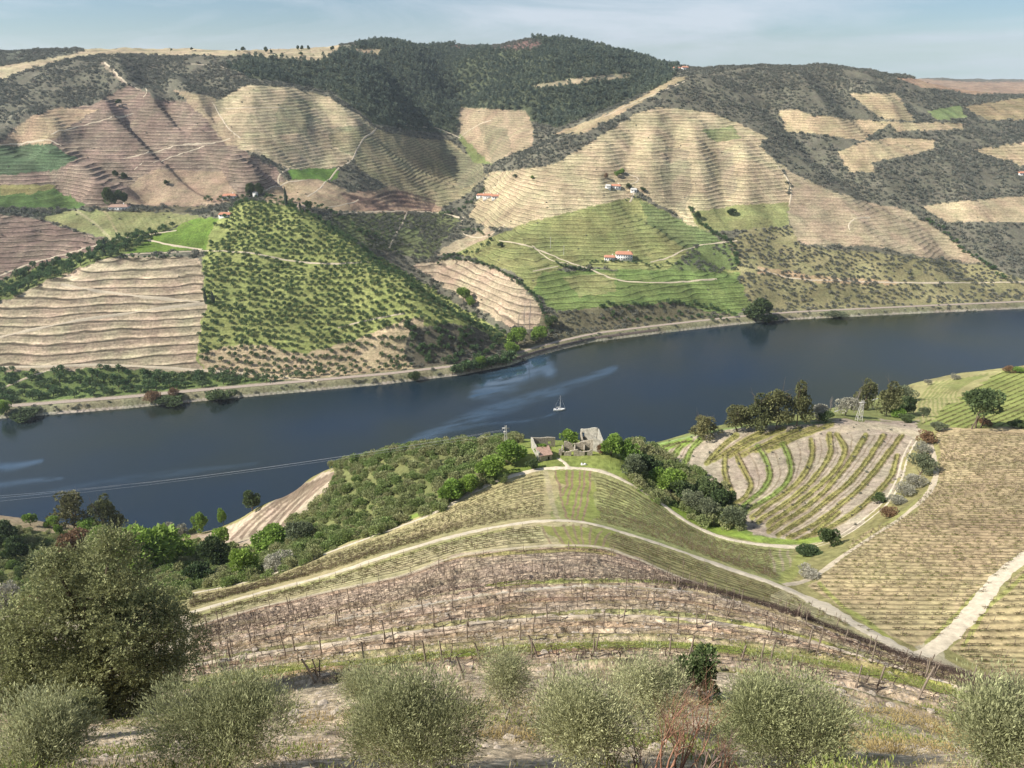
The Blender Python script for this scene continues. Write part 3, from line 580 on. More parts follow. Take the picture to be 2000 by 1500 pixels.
    n6 = N(nt, 'ShaderNodeTexNoise', i_Scale=2.2, i_Detail=8.0, i_Roughness=.75); L(nt, pos, n6.inputs['Vector']); v2 = mathn(nt, 'MULTIPLY', v2, mathn(nt, 'ADD', mathn(nt, 'MULTIPLY', mathn(nt, 'SUBTRACT', n6.outputs['Fac'], .5), mathn(nt, 'MULTIPLY', stone, 3.0)), 1.0))
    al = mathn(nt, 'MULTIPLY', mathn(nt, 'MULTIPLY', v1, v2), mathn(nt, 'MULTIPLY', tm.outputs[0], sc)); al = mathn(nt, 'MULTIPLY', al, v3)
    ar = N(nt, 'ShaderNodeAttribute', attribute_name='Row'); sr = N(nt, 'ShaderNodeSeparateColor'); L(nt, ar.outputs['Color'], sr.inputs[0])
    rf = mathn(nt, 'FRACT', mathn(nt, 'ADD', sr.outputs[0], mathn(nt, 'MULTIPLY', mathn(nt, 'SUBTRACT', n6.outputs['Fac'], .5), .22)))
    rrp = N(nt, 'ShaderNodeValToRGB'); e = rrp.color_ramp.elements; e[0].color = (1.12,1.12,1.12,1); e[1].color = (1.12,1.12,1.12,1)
    for p_, c_ in ((.22, 1.2), (.40, .62), (.52, .36), (.64, .66), (.78, 1.05)): q = e.new(p_); q.color = (c_, c_, c_, 1)  # dark band along each vine row: weed strip plus painted soil shadow
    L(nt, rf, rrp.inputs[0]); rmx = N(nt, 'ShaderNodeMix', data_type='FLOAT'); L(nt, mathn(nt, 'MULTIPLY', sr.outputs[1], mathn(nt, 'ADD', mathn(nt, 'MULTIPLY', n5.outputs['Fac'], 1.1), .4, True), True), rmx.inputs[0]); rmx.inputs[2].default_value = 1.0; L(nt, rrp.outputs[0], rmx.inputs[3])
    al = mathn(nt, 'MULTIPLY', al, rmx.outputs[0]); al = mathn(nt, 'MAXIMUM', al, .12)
    vm = N(nt, 'ShaderNodeVectorMath', operation='SCALE'); L(nt, ac.outputs['Color'], vm.inputs[0]); L(nt, al, vm.inputs['Scale'])
    # rust / grass tint variation
    rr = N(nt, 'ShaderNodeValToRGB'); e = rr.color_ramp.elements; e[0].position = .38; e[0].color = (1.02,.965,.935,1); e[1].position = .66; e[1].color = (.95,.99,.88,1); L(nt, n5.outputs['Fac'], rr.inputs[0])
    mu = N(nt, 'ShaderNodeMix', data_type='RGBA', blend_type='MULTIPLY'); mu.inputs[0].default_value = 1; L(nt, vm.outputs[0], mu.inputs[6]); L(nt, rr.outputs[0], mu.inputs[7])
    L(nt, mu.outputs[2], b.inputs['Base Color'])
    h = mathn(nt, 'ADD', mathn(nt, 'MULTIPLY', nb_.outputs['Fac'], 1.2), mathn(nt, 'MULTIPLY', st_, mathn(nt, 'MULTIPLY', stone, .25)))
    h = mathn(nt, 'ADD', h, mathn(nt, 'MULTIPLY', na.outputs['Fac'], 2.0))
    bp = N(nt, 'ShaderNodeBump', i_Strength=.7, i_Distance=.6); L(nt, h, bp.inputs['Height']); L(nt, bp.outputs[0], b.inputs['Normal'])
    return m
MAT_GROUND = ground_mat()
rmid = int(np.searchsorted(YR, 455))
# one sheet of ground from the camera to the horizon
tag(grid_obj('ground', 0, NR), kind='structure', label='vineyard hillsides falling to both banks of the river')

# ------------------------------------------------------------------ river
def river():
    m, nt, b = newmat('river'); b.inputs['Roughness'].default_value = .09; b.inputs['Specular IOR Level'].default_value = .5; b.inputs['IOR'].default_value = 1.33
    ge = N(nt, 'ShaderNodeNewGeometry'); pos = ge.outputs['Position']
    n0 = N(nt, 'ShaderNodeTexNoise', i_Scale=.004, i_Detail=3.0); L(nt, pos, n0.inputs['Vector'])  # noise for greenish patches painted in place of the hills' reflection
    r0 = N(nt, 'ShaderNodeValToRGB'); e = r0.color_ramp.elements; e[0].position = .38; e[1].position = .62; e[0].color = (.007,.019,.036,1); e[1].color = (.020,.026,.012,1); L(nt, n0.outputs['Fac'], r0.inputs[0]); wm = N(nt, 'ShaderNodeMix', data_type='RGBA'); ca0 = N(nt, 'ShaderNodeAttribute', attribute_name='Calm'); L(nt, ca0.outputs['Fac'], wm.inputs[0]); L(nt, r0.outputs[0], wm.inputs[6]); wm.inputs[7].default_value = (.03,.062,.10,1); L(nt, wm.outputs[2], b.inputs['Base Color'])  # calm areas mix to paler blue, sky reflection put into the base colour
    mpn = N(nt, 'ShaderNodeMapping'); mpn.inputs['Rotation'].default_value = (0, 0, -.35); mpn.inputs['Scale'].default_value = (.35, 1, 1); L(nt, pos, mpn.inputs['Vector'])
    n1 = N(nt, 'ShaderNodeTexNoise', i_Scale=.9, i_Detail=5.0, i_Roughness=.6); L(nt, mpn.outputs[0], n1.inputs['Vector'])
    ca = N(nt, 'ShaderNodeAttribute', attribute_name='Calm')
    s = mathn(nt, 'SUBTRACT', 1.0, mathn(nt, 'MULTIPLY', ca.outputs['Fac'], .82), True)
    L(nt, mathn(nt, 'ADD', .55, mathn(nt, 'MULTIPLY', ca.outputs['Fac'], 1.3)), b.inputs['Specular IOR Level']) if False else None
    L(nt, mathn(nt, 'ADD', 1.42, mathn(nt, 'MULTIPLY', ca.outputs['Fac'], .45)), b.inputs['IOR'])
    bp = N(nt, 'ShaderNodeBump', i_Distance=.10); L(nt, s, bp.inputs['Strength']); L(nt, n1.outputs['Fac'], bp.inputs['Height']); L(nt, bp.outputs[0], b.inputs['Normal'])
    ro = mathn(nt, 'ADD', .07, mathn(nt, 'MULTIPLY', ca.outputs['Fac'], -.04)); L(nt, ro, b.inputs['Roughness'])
    us = np.linspace(-1.15, 1.15, 420); fs = np.linspace(-.03, 1.02, 110)
    UU, FF = np.meshgrid(us, fs); lo = nbank(UU) - 5; hi = fbank(UU) + 4; Y = lo + FF * (hi - lo); X = UU * Y
    v = np.stack([X, Y, 0 * X], -1).reshape(-1, 3); n = len(us)
    i = (np.arange(len(fs) - 1)[:, None] * n + np.arange(n - 1)[None, :]).ravel()
    me = mk_mesh('river', v, quads=np.stack([i, i + 1, i + n + 1, i + n], 1), mats=[m])
    # calm slicks on the surface, their sky reflection partly painted as paler blue
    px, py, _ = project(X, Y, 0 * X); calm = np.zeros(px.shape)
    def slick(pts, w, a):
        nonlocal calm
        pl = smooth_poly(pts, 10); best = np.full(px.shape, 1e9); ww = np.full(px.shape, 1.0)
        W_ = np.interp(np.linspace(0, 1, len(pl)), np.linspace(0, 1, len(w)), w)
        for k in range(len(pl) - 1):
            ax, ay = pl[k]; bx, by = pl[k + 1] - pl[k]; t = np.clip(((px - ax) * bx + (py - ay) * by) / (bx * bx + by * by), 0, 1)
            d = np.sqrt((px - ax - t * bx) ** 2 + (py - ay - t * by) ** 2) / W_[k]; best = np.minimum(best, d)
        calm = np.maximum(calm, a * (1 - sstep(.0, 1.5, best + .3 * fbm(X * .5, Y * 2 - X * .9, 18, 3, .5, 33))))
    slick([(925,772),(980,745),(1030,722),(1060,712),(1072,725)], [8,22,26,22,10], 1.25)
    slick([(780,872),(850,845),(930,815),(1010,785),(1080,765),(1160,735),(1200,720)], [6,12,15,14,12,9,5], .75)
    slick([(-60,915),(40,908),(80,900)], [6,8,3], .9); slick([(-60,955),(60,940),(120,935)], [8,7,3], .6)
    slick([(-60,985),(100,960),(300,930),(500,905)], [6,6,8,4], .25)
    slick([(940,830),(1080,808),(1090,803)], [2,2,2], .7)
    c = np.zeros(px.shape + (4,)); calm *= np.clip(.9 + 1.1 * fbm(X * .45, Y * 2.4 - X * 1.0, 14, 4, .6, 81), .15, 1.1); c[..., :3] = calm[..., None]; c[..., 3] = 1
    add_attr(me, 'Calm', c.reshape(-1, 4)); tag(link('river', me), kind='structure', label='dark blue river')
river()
print('ground+river', round(time.time() - T0, 1))

# ------------------------------------------------------------------ dirt roads and paths
def path_mat(name, col): return simple(name, col, .22, .9, .95, 0, None, 10)
M_ROAD = path_mat('dirt_road', (.58,.51,.39)); M_ROADF = path_mat('far_track', (.50,.43,.32)); M_RAIL = path_mat('track_ballast', (.36,.30,.25)); M_ASPH = path_mat('asphalt', (.33,.32,.33))
def ribbon(name, pts, w, mat, off=.08, y0=8, y1=4800, label=None, nx=4, arr=None):
    pl = smooth_poly(pts, 4 if y0 < 400 else 5); h = hit(pl[:, 0], pl[:, 1], y0, y1); h = h[~np.isnan(h[:, 0])]
    # keep the run continuous in depth, then smooth the centre line
    for _ in range(4): h[1:-1] = (h[:-2] + 2 * h[1:-1] + h[2:]) / 4
    d = np.gradient(h[:, :2], axis=0); nrm = np.c_[-d[:, 1], d[:, 0]]; nrm /= np.linalg.norm(nrm, axis=1)[:, None] + 1e-9
    rw = w * (1 + .18 * np.interp(np.arange(len(h)), np.arange(0, len(h) + 3, 3), rng.uniform(-1, 1, len(np.arange(0, len(h) + 3, 3)))))
    vs = []
    for k in range(nx + 1):
        s = (k / nx - .5); p = h[:, :2] + nrm * (s * rw)[:, None]; edge = -.05 if k in (0, nx) else off
        vs.append(np.c_[p, zlook(p[:, 0], p[:, 1]) + edge])
    v = np.stack(vs, 1).reshape(-1, 3); n = len(h); i = (np.arange(n - 1)[:, None] * (nx + 1) + np.arange(nx)[None]).ravel()
    return link(name, mk_mesh(name, v, quads=np.stack([i, i + 1, i + nx + 2, i + nx + 1], 1), mats=[mat], smooth=True))
def road(name, *a, **k):
    lb = k.pop('label', None); o = ribbon(name, *a, **k); tag(o, lb, None, None, 'structure'); return o
road('dirt_road', road1, 3.9, M_ROAD, y1=300, label='pale dirt road arching round the vineyard spur', off=.14)
road('dirt_road', road0[:17], 2.5, M_ROAD, y1=300, label='pale track below the ruined farm', off=.14)
two = road0[15:]
road('dirt_road', [(a - 4, b + 1) for a, b in two], .8, M_ROAD, y1=300, nx=2, label='left wheel rut of the track beside the striped field')
road('dirt_road', [(a + 5, b + 3) for a, b in two], .8, M_ROAD, y1=300, nx=2, label='right wheel rut of the track beside the striped field')
road('dirt_road', [(1800,1282),(1830,1262),(1868,1228),(1905,1188),(1945,1135),(1990,1095),(2040,1065),(2120,1030)], 3.0, M_ROAD, y1=300, label='wide dirt road climbing the right hand vineyard', off=.14)
road('path', [(1530,1143),(1570,1135),(1600,1120),(1640,1090),(1700,1050),(1770,1003),(1815,960),(1828,930),(1822,890),(1815,862)], 1.8, M_ROADF, y1=300, label='narrow path along the lower edge of the right vineyard')
road('path', [(1110,912),(1105,905),(1090,895)], 1.5, M_ROAD, y1=300, label='grassy spur path leading to the ruin')
road('dirt_road', band2[:11], 1.7, path_mat('dry_grass_track', (.46,.40,.28)), y1=300, label='dry grass terrace track above the stony vineyard')
road('dirt_road', band3[2:9], 1.1, path_mat('pale_track', (.47,.42,.34)), y1=300, label='thin pale terrace track across the stony vineyard')
mid_ = [(x, .52 * np.interp(x, *np.array(band3, float).T) + .48 * np.interp(x, *np.array(strip4, float).T)) for x in range(380, 2001, 90)]
road('path', mid_, .8, path_mat('worn_earth', (.47,.40,.31)), y1=300, label='worn earth band halfway down the stony vineyard')
road('path', [(x, .2 * y0_ + .8 * y1_) for x, y0_, y1_ in ((x, np.interp(x, *np.array(band2, float).T), np.interp(x, *np.array(band3, float).T)) for x in range(380, 1750, 90))], .7, path_mat('worn_grass', (.40,.34,.22)), y1=300, label='dry grass band just above the pale terrace track')
road('asphalt_road', [(1600,812),(1640,800),(1680,788),(1715,778)], 4.5, M_ASPH, y0=200, y1=470, label='grey road beside the river trees')
road('path', [(-50,1212),(30,1210),(100,1214)], 4, M_ROAD, y1=300, label='pale track left of the big tree')
def bankroad(name, d0, w, mat, label, z):
    us = np.linspace(-.98, .98, 500); Y = fbank(us) + d0; Y2 = Y + w
    for _ in range(6): Y[1:-1] = (Y[:-2] + Y[2:]) / 2; Y2[1:-1] = (Y2[:-2] + Y2[2:]) / 2
    v = np.empty((500, 3, 3))
    for k, YY_ in enumerate((Y, (Y + Y2) / 2, Y2)): v[:, k] = np.c_[us * YY_, YY_, zlook(us * YY_, YY_) + z]
    i = (np.arange(499)[:, None] * 3 + np.arange(2)[None]).ravel()
    o = link(name, mk_mesh(name, v.reshape(-1, 3), quads=np.stack([i, i + 1, i + 4, i + 3], 1), mats=[mat], smooth=True)); tag(o, label, kind='structure')
bankroad('railway', 8.5, 5, M_RAIL, 'railway bed along the far river bank', .25)
FT = [([(0,283),(60,277),(100,275),(120,285)],3),([(100,262),(150,248),(200,235),(260,222)],3),([(255,165),(290,180),(280,190)],3),([(190,118),(215,130),(240,158),(250,165)],5),
 ([(415,200),(430,225),(445,250),(470,270)],3),([(240,310),(300,297),(360,282),(415,280),(450,270)],3),([(300,318),(350,302),(400,285)],3),([(262,332),(272,320),(280,316)],3),
 ([(565,330),(548,340),(540,352),(545,360)],4),([(735,250),(700,285),(690,310),(660,330),(640,352),(620,372),(600,385)],4),([(520,372),(560,356),(600,352)],3),([(640,405),(690,395),(700,390)],3),
 ([(760,485),(775,455),(790,430),(795,415)],4),([(650,418),(720,414),(800,413),(860,416),(905,425)],5),([(905,425),(898,440),(905,455),(950,462),(985,440)],4),
 ([(975,470),(1030,480),(1070,495),(1110,512),(1150,525),(1200,545),(1280,552),(1400,545)],3.5),([(1040,530),(1090,520)],3),([(1040,480),(1080,510),(1110,515)],2.5),
 ([(1480,525),(1540,542),(1640,548),(1760,552),(1900,552),(2050,550)],3.5),([(1520,325),(1535,345),(1545,365),(1542,400)],3.5),([(1660,450),(1655,440),(1680,425),(1700,425)],3),
 ([(1230,360),(1250,352),(1215,335)],3),([(1240,375),(1236,385),(1230,395)],4),([(1270,512),(1300,505),(1345,485),(1440,470)],3),
 ([(0,538),(60,515),(140,493),(220,470),(345,450)],4),([(290,468),(330,478),(395,487)],5),([(240,497),(330,493),(420,490),(500,496),(560,508),(640,515),(720,512)],3),
 ([(120,555),(170,565),(260,577),(390,590)],4),([(0,658),(120,632),(260,610),(400,592)],4),([(-80,716),(60,716),(200,713),(400,724),(520,733),(620,745)],4),
 ([(0,760),(60,735),(100,722)],3),([(780,245),(860,252),(900,270)],2.5),([(895,270),(930,245),(960,235)],2.5),([(372,125),(430,130),(480,145)],3),
 ([(1340,158),(1300,175),(1240,200),(1180,228)],4),([(440,212),(520,210),(560,212)],2.5),([(660,640),(720,625),(790,612)],2.5)]
FTL = ['on the left slope','along the terraces','up the gully','beside the fields','round the knoll']
for k, (p, w) in enumerate(FT): road('dirt_track', p, w * .62, M_ROADF, y0=540, off=.35, nx=3, label='thin pale track crossing the far hillside')
print('roads', round(time.time() - T0, 1))
# ------------------------------------------------------------------ foliage builders
def leaf_mat(name, c1, c2, c3=None, trans=.25, seedmix=True, rough=.7):
    m = bpy.data.materials.new(name); m.use_nodes = True; nt = m.node_tree; nt.nodes.clear()
    o = N(nt, 'ShaderNodeOutputMaterial'); oi = N(nt, 'ShaderNodeObjectInfo'); at = N(nt, 'ShaderNodeAttribute', attribute_name='Lc')
    r = N(nt, 'ShaderNodeValToRGB'); e = r.color_ramp.elements; e[0].color = (*c1, 1); e[1].color = (*c2, 1); e[0].position = 0; e[1].position = 1
    if c3: q = e.new(.85); q.color = (*c2, 1); e[-1].color = (*c3, 1)
    tc = N(nt, 'ShaderNodeTexCoord'); nn = N(nt, 'ShaderNodeTexNoise', i_Scale=1.3, i_Detail=3.0); L(nt, tc.outputs['Object'], nn.inputs['Vector'])
    f = mathn(nt, 'ADD', mathn(nt, 'MULTIPLY', oi.outputs['Random'], .75 if seedmix else .1), mathn(nt, 'MULTIPLY', nn.outputs['Fac'], .3))
    L(nt, f, r.inputs[0])
    vm = N(nt, 'ShaderNodeVectorMath', operation='SCALE'); L(nt, r.outputs[0], vm.inputs[0]); L(nt, at.outputs['Fac'], vm.inputs['Scale'])
    b = N(nt, 'ShaderNodeBsdfPrincipled', i_Roughness=rough); b.inputs['Specular IOR Level'].default_value = .25; L(nt, vm.outputs[0], b.inputs['Base Color'])
    t = N(nt, 'ShaderNodeBsdfTranslucent'); L(nt, vm.outputs[0], t.inputs['Color']); mx = N(nt, 'ShaderNodeMixShader'); mx.inputs[0].default_value = trans
    L(nt, b.outputs[0], mx.inputs[1]); L(nt, t.outputs[0], mx.inputs[2]); L(nt, mx.outputs[0], o.inputs[0]); return m
def unit(v): return v / (np.linalg.norm(v, axis=-1, keepdims=True) + 1e-9)
def rdir(g, n): return unit(g.normal(size=(n, 3)))
def leaves(g, pos, ln, wd, axis=None, spread=1.0, lc=None, var=(.72, 1.25)):
    """diamond leaves at pos; returns verts, quads, per vertex brightness"""
    n = len(pos); a = unit((axis if axis is not None else 0) + rdir(g, n) * spread); b = unit(np.cross(a, rdir(g, n)))
    s = g.uniform(.6, 1.35, (n, 1)); A = a * ln * s; B = b * wd * .5 * s
    v = np.stack([pos, pos + A * .45 + B, pos + A, pos + A * .55 - B], 1).reshape(-1, 3)
    q = np.arange(n * 4).reshape(-1, 4); c = (lc if lc is not None else np.ones(n)) * g.uniform(*var, n)
    return v, q, np.repeat(c, 4)
def blobs_for(g, nb, R, z0, low=.0):
    d = rdir(g, nb); d[:, 2] = np.where(d[:, 2] < low - .2, -d[:, 2] * .5, d[:, 2]); r = g.uniform(.35, .78, (nb, 1))
    c = d * r * np.array(R) + np.array([0, 0, z0]); rad = g.uniform(.26, .46, nb); return c, rad
def crown(g, n, R, z0, nb, ln, wd, up=.3, low=0.0, flat=1.0):
    c, rad = blobs_for(g, nb, R, z0, low); p = rad ** 2 / (rad ** 2).sum(); k = g.choice(nb, n, p=p)
    d = rdir(g, n); rr = (g.uniform(.55, 1.0, n) ** .5 * rad[k])[:, None]
    Rm = np.array(R) * np.array([1, 1, flat]); pos = c[k] + d * rr * Rm
    ax = unit(d + np.array([0, 0, up])); bl = g.uniform(.8, 1.22, nb)
    pos[:, 2] = np.maximum(pos[:, 2], 0.01)
    return leaves(g, pos, ln, wd, ax, .8, bl[k])
def tube(path, rad, sides=5):
    path = np.array(path, float); rad = np.array(rad, float); n = len(path); t = unit(np.gradient(path, axis=0))
    ref = np.where(np.abs(t[:, 2:3]) > .9, np.array([[1., 0, 0]]), np.array([[0, 0, 1.]])); a = unit(np.cross(t, ref)); b = np.cross(t, a)
    an = np.linspace(0, 2 * np.pi, sides, endpoint=False)
    v = (path[:, None] + rad[:, None, None] * (a[:, None] * np.cos(an)[None, :, None] + b[:, None] * np.sin(an)[None, :, None])).reshape(-1, 3)
    i = np.arange(n - 1)[:, None] * sides + np.arange(sides)[None]; j = np.arange(n - 1)[:, None] * sides + (np.arange(sides)[None] + 1) % sides
    q = np.stack([i, j, j + sides, i + sides], -1).reshape(-1, 4); return v, q
def join(parts):
    vs, qs, o = [], [], 0
    for v, q in parts: vs.append(v); qs.append(np.asarray(q) + o); o += len(v)
    return np.concatenate(vs), np.concatenate(qs)
def branchy(g, base, direc, length, r, depth, sides=5, gnarl=.25, out=None, tips=None, up=.25, kids=(2, 4)):
    if out is None: out = []
    n = 5; p = np.array(base, float); d = unit(np.array(direc, float)); path = [p.copy()]; 
    for i in range(n - 1):
        d = unit(d + g.normal(size=3) * gnarl + np.array([0, 0, up * .3])); p = p + d * length / (n - 1); path.append(p.copy())
    out.append(tube(path, np.linspace(r, r * (.55 if depth else .25), n), sides))
    if depth:
        for k in range(g.integers(kids[0], kids[1] + 1)):
            s = path[g.integers(2, n)]; dd = unit(d + rdir(g, 1)[0] * .85 + np.array([0, 0, up])); branchy(g, s, dd, length * g.uniform(.55, .8), r * .5, depth - 1, max(3, sides - 1), gnarl, out, tips, up, kids)
    elif tips is not None: tips.append((path[-1], d))
    return out
def leafmesh(name, parts, mat):
    vs, qs, cs, o = [], [], [], 0
    for v, q, c in parts: vs.append(v); qs.append(q + o); cs.append(c); o += len(v)
    v = np.concatenate(vs); q = np.concatenate(qs); c = np.concatenate(cs); me = mk_mesh(name, v, quads=q, mats=[mat])
    a = np.ones((len(v), 4)); a[:, :3] = c[:, None]; add_attr(me, 'Lc', a); return me
def with_trunk(name, crown_parts, wood, mat, bark):
    vs, qs, cs, o = [], [], [], 0; mi = []
    for v, q, c in crown_parts: vs.append(v); qs.append(q + o); cs.append(c); o += len(v); mi += [0] * len(q)
    for v, q in wood: vs.append(v); qs.append(q + o); cs.append(np.ones(len(v))); o += len(v); mi += [1] * len(q)
    v = np.concatenate(vs); me = mk_mesh(name, v, quads=np.concatenate(qs), mats=[mat, bark], matidx=mi); a = np.ones((len(v), 4)); a[:, :3] = np.concatenate(cs)[:, None]; add_attr(me, 'Lc', a); return me
M_BARK = simple('bark', (.16,.125,.095), .4, 6, .95, .3); M_BARKL = simple('pale_bark', (.36,.32,.27), .35, 4, .95, .2); M_TWIG = simple('bare_twigs', (.26,.185,.16), .3, 8, .9); M_VINE = simple('vine_wood', (.085,.06,.05), .35, 9, .95)
M_POST = simple('weathered_post', (.27,.22,.175), .35, 7, .9); M_TWIGG = simple('grey_twigs', (.36,.32,.29), .25, 8, .9); M_REDTW = simple('reddish_twigs', (.36,.20,.14), .3, 8, .9)
L_OLIVE = leaf_mat('olive_leaves', (.12,.15,.08), (.21,.23,.14)); L_OLIVEF = leaf_mat('silvery_olive_leaves', (.245,.27,.13), (.38,.385,.22), trans=.3)
L_SCRUB = leaf_mat('scrub_leaves', (.12,.14,.11), (.225,.225,.185), (.24,.19,.16)); L_FOREST = leaf_mat('forest_leaves', (.08,.12,.10), (.17,.20,.135))
L_BRIGHT = leaf_mat('bright_leaves', (.16,.27,.05), (.27,.38,.08), trans=.35); L_DARK = leaf_mat('dark_leaves', (.06,.10,.04), (.12,.16,.06)); L_EUC = leaf_mat('eucalyptus_leaves', (.11,.13,.055), (.20,.19,.085))
L_FLANK = leaf_mat('hedge_leaves', (.16,.25,.065), (.33,.33,.17), (.28,.38,.09)); L_OAK = leaf_mat('evergreen_oak_leaves', (.165,.20,.08), (.28,.29,.14), trans=.2); L_GROVE = leaf_mat('grove_leaves', (.06,.125,.045), (.13,.19,.085)); L_GREY = leaf_mat('greyish_leaves', (.28,.28,.21), (.42,.40,.33))
L_RUST = leaf_mat('rusty_leaves', (.20,.12,.07), (.26,.17,.09))

def vset(name, nvar, fn, seed):
    out = []
    for k in range(nvar): out.append(fn(np.random.default_rng(seed * 100 + k), k))
    return out
# unit prototypes: crown about 1 m radius unless said otherwise
P_SCRUB = vset('scrub', 4, lambda g, k: leafmesh('scrub', [crown(g, 90, (1, 1, .75), .25, 7, .42, .34, .5)], L_SCRUB), 1)
P_FOREST = vset('pine', 4, lambda g, k: leafmesh('pine', [crown(g, 120, (1, 1, 1.15), 1.0, 9, .42, .36, .4, -.6)], L_FOREST), 2)
P_GROVE = vset('olive', 4, lambda g, k: with_trunk('olive_tree', [crown(g, 240, (1, 1, .8), .95, 9, .30, .22, .5, -.2)], [tube([(0,0,-.3),(.03,.02,.5),(0,0,1.3)], [.12,.09,.06], 4)], L_GROVE, M_BARK), 3)
P_MAQ = vset('maquis', 4, lambda g, k: leafmesh('bush', [crown(g, 150, (1, 1, .75), .3, 8, .34, .25, .5)], L_SCRUB), 4)
P_FLANK = vset('flank', 6, lambda g, k: leafmesh('hedge_bush', [crown(g, 1100, (1, 1, .85), .45, 12, .17, .12, .5)], L_FLANK), 5)
P_BARE = vset('bare', 3, lambda g, k: mk_mesh('bare_bush', *(lambda r: (r[0], None, r[1]))(join(sum([branchy(g, (0,0,0), (g.normal()*.6, g.normal()*.6, 1), .55, .022, 3, 3, .2, up=.3, kids=(3,4)) for _ in range(7)], []))), mats=[M_TWIGG]), 6)

# ------------------------------------------------------------------ scattering
def clsat(X, Y):
    Y = np.clip(Y, 3.01, 5190); k = np.clip(np.searchsorted(YR, Y), 0, NR - 1); c = np.clip(((X / Y) / UM[k] + 1) * .5 * (NC - 1), 0, NC - 1).round().astype(int); return CLS[k, c]
def visible(p, lift=2.0, ny=110):
    out = np.ones(len(p), bool)
    for a in range(0, len(p), 4000):
        q = p[a:a + 4000]; f = np.linspace(.03, .985, ny)[None]; X = q[:, :1] * f; Y = q[:, 1:2] * f; Z = H + (q[:, 2:3] + lift - H) * f
        out[a:a + 4000] = (zlook(X, Y) < Z).all(1)
    return out
def sample(classes, y0, y1, spacing, g, umx=.86, jt=.42):
    """points spread evenly over the ground (world area) within the given land covers"""
    Ys = np.arange(y0, y1, spacing); xs = []; ys = []
    for i, Y in enumerate(Ys):
        x = np.arange(-umx * Y, umx * Y, spacing); xs.append(x + (i % 2) * spacing * .5); ys.append(np.full(x.shape, Y))
    X = np.concatenate(xs); Y = np.concatenate(ys); X = X + g.uniform(-jt, jt, X.shape) * spacing; Y = Y + g.uniform(-jt, jt, X.shape) * spacing
    m = np.isin(clsat(X, Y), classes); X = X[m]; Y = Y[m]; return np.c_[X, Y, zlook(X, Y)]
def inframe(p, mar=120):
    x, y, d = project(p[:, 0], p[:, 1], p[:, 2]); return (x > -mar) & (x < 2000 + mar) & (y > -mar) & (y < 1500 + mar)
def stuff(name, label, cat, pts, scl, rot, idx, meshes):
    """one object that scatters many small plants (geometry nodes)"""
    col = bpy.data.collections.new(name + '_kinds')
    for k, me in enumerate(meshes): col.objects.link(bpy.data.objects.new('%s_kind_%d' % (name, k), me))
    me = bpy.data.meshes.new(name); n = len(pts); me.vertices.add(n); me.vertices.foreach_set('co', np.asarray(pts, np.float32).ravel())
    for nm, arr in (('scl', scl), ('rot', rot)):
        a = me.attributes.new(nm, 'FLOAT_VECTOR', 'POINT'); a.data.foreach_set('vector', np.asarray(arr, np.float32).ravel())
    a = me.attributes.new('idx', 'INT', 'POINT'); a.data.foreach_set('value', np.asarray(idx, np.int32)); me.update()
    ng = bpy.data.node_groups.new(name, 'GeometryNodeTree'); ng.interface.new_socket('Geometry', in_out='INPUT', socket_type='NodeSocketGeometry'); ng.interface.new_socket('Geometry', in_out='OUTPUT', socket_type='NodeSocketGeometry')
    gi = ng.nodes.new('NodeGroupInput'); go = ng.nodes.new('NodeGroupOutput'); ci = ng.nodes.new('GeometryNodeCollectionInfo'); ci.inputs[0].default_value = col; ci.inputs['Separate Children'].default_value = True; ci.inputs['Reset Children'].default_value = True
    ip = ng.nodes.new('GeometryNodeInstanceOnPoints'); ip.inputs['Pick Instance'].default_value = True
    def na(nm, t): q = ng.nodes.new('GeometryNodeInputNamedAttribute'); q.data_type = t; q.inputs[0].default_value = nm; return q.outputs[0]
    l = ng.links.new; l(gi.outputs[0], ip.inputs['Points']); l(ci.outputs[0], ip.inputs['Instance']); l(na('idx', 'INT'), ip.inputs['Instance Index']); l(na('scl', 'FLOAT_VECTOR'), ip.inputs['Scale'])
    er = ng.nodes.new('FunctionNodeEulerToRotation'); l(na('rot', 'FLOAT_VECTOR'), er.inputs[0]); l(er.outputs[0], ip.inputs['Rotation']); l(ip.outputs[0], go.inputs[0])
    o = link(name, me); md = o.modifiers.new('scatter', 'NODES'); md.node_group = ng; tag(o, label, cat, None, 'stuff'); return o
def scatter(name, label, cat, p, meshes, smin, smax, g, hz=(.8, 1.25), tilt=0.05):
    n = len(p)
    if not n: return
    s = g.uniform(smin, smax, n); sc = np.c_[s, s, s * g.uniform(*hz, n)]; rot = np.c_[g.normal(size=n) * tilt, g.normal(size=n) * tilt, g.uniform(0, 6.28, n)]
    return stuff(name, label, cat, p, sc, rot, g.integers(0, len(meshes), n), meshes)
def where(x, y):
    h = ['far left', 'left', 'centre left', 'centre', 'centre right', 'right', 'far right'][int(min(6, max(0, (x / 2000) * 7)))]; return h
def placed(label, x, y, xs, ys):
    qx = np.searchsorted(xs, x) / max(1, len(xs)); qy = np.searchsorted(ys, y) / max(1, len(ys))
    a = ['left end', 'left part', 'middle', 'right part', 'right end'][min(4, int(qx * 5))]; b = ['upper edge', 'upper rows', 'lower rows', 'lower edge'][min(3, int(qy * 4))]
    return '%s, %s, %s' % (label, b, a)
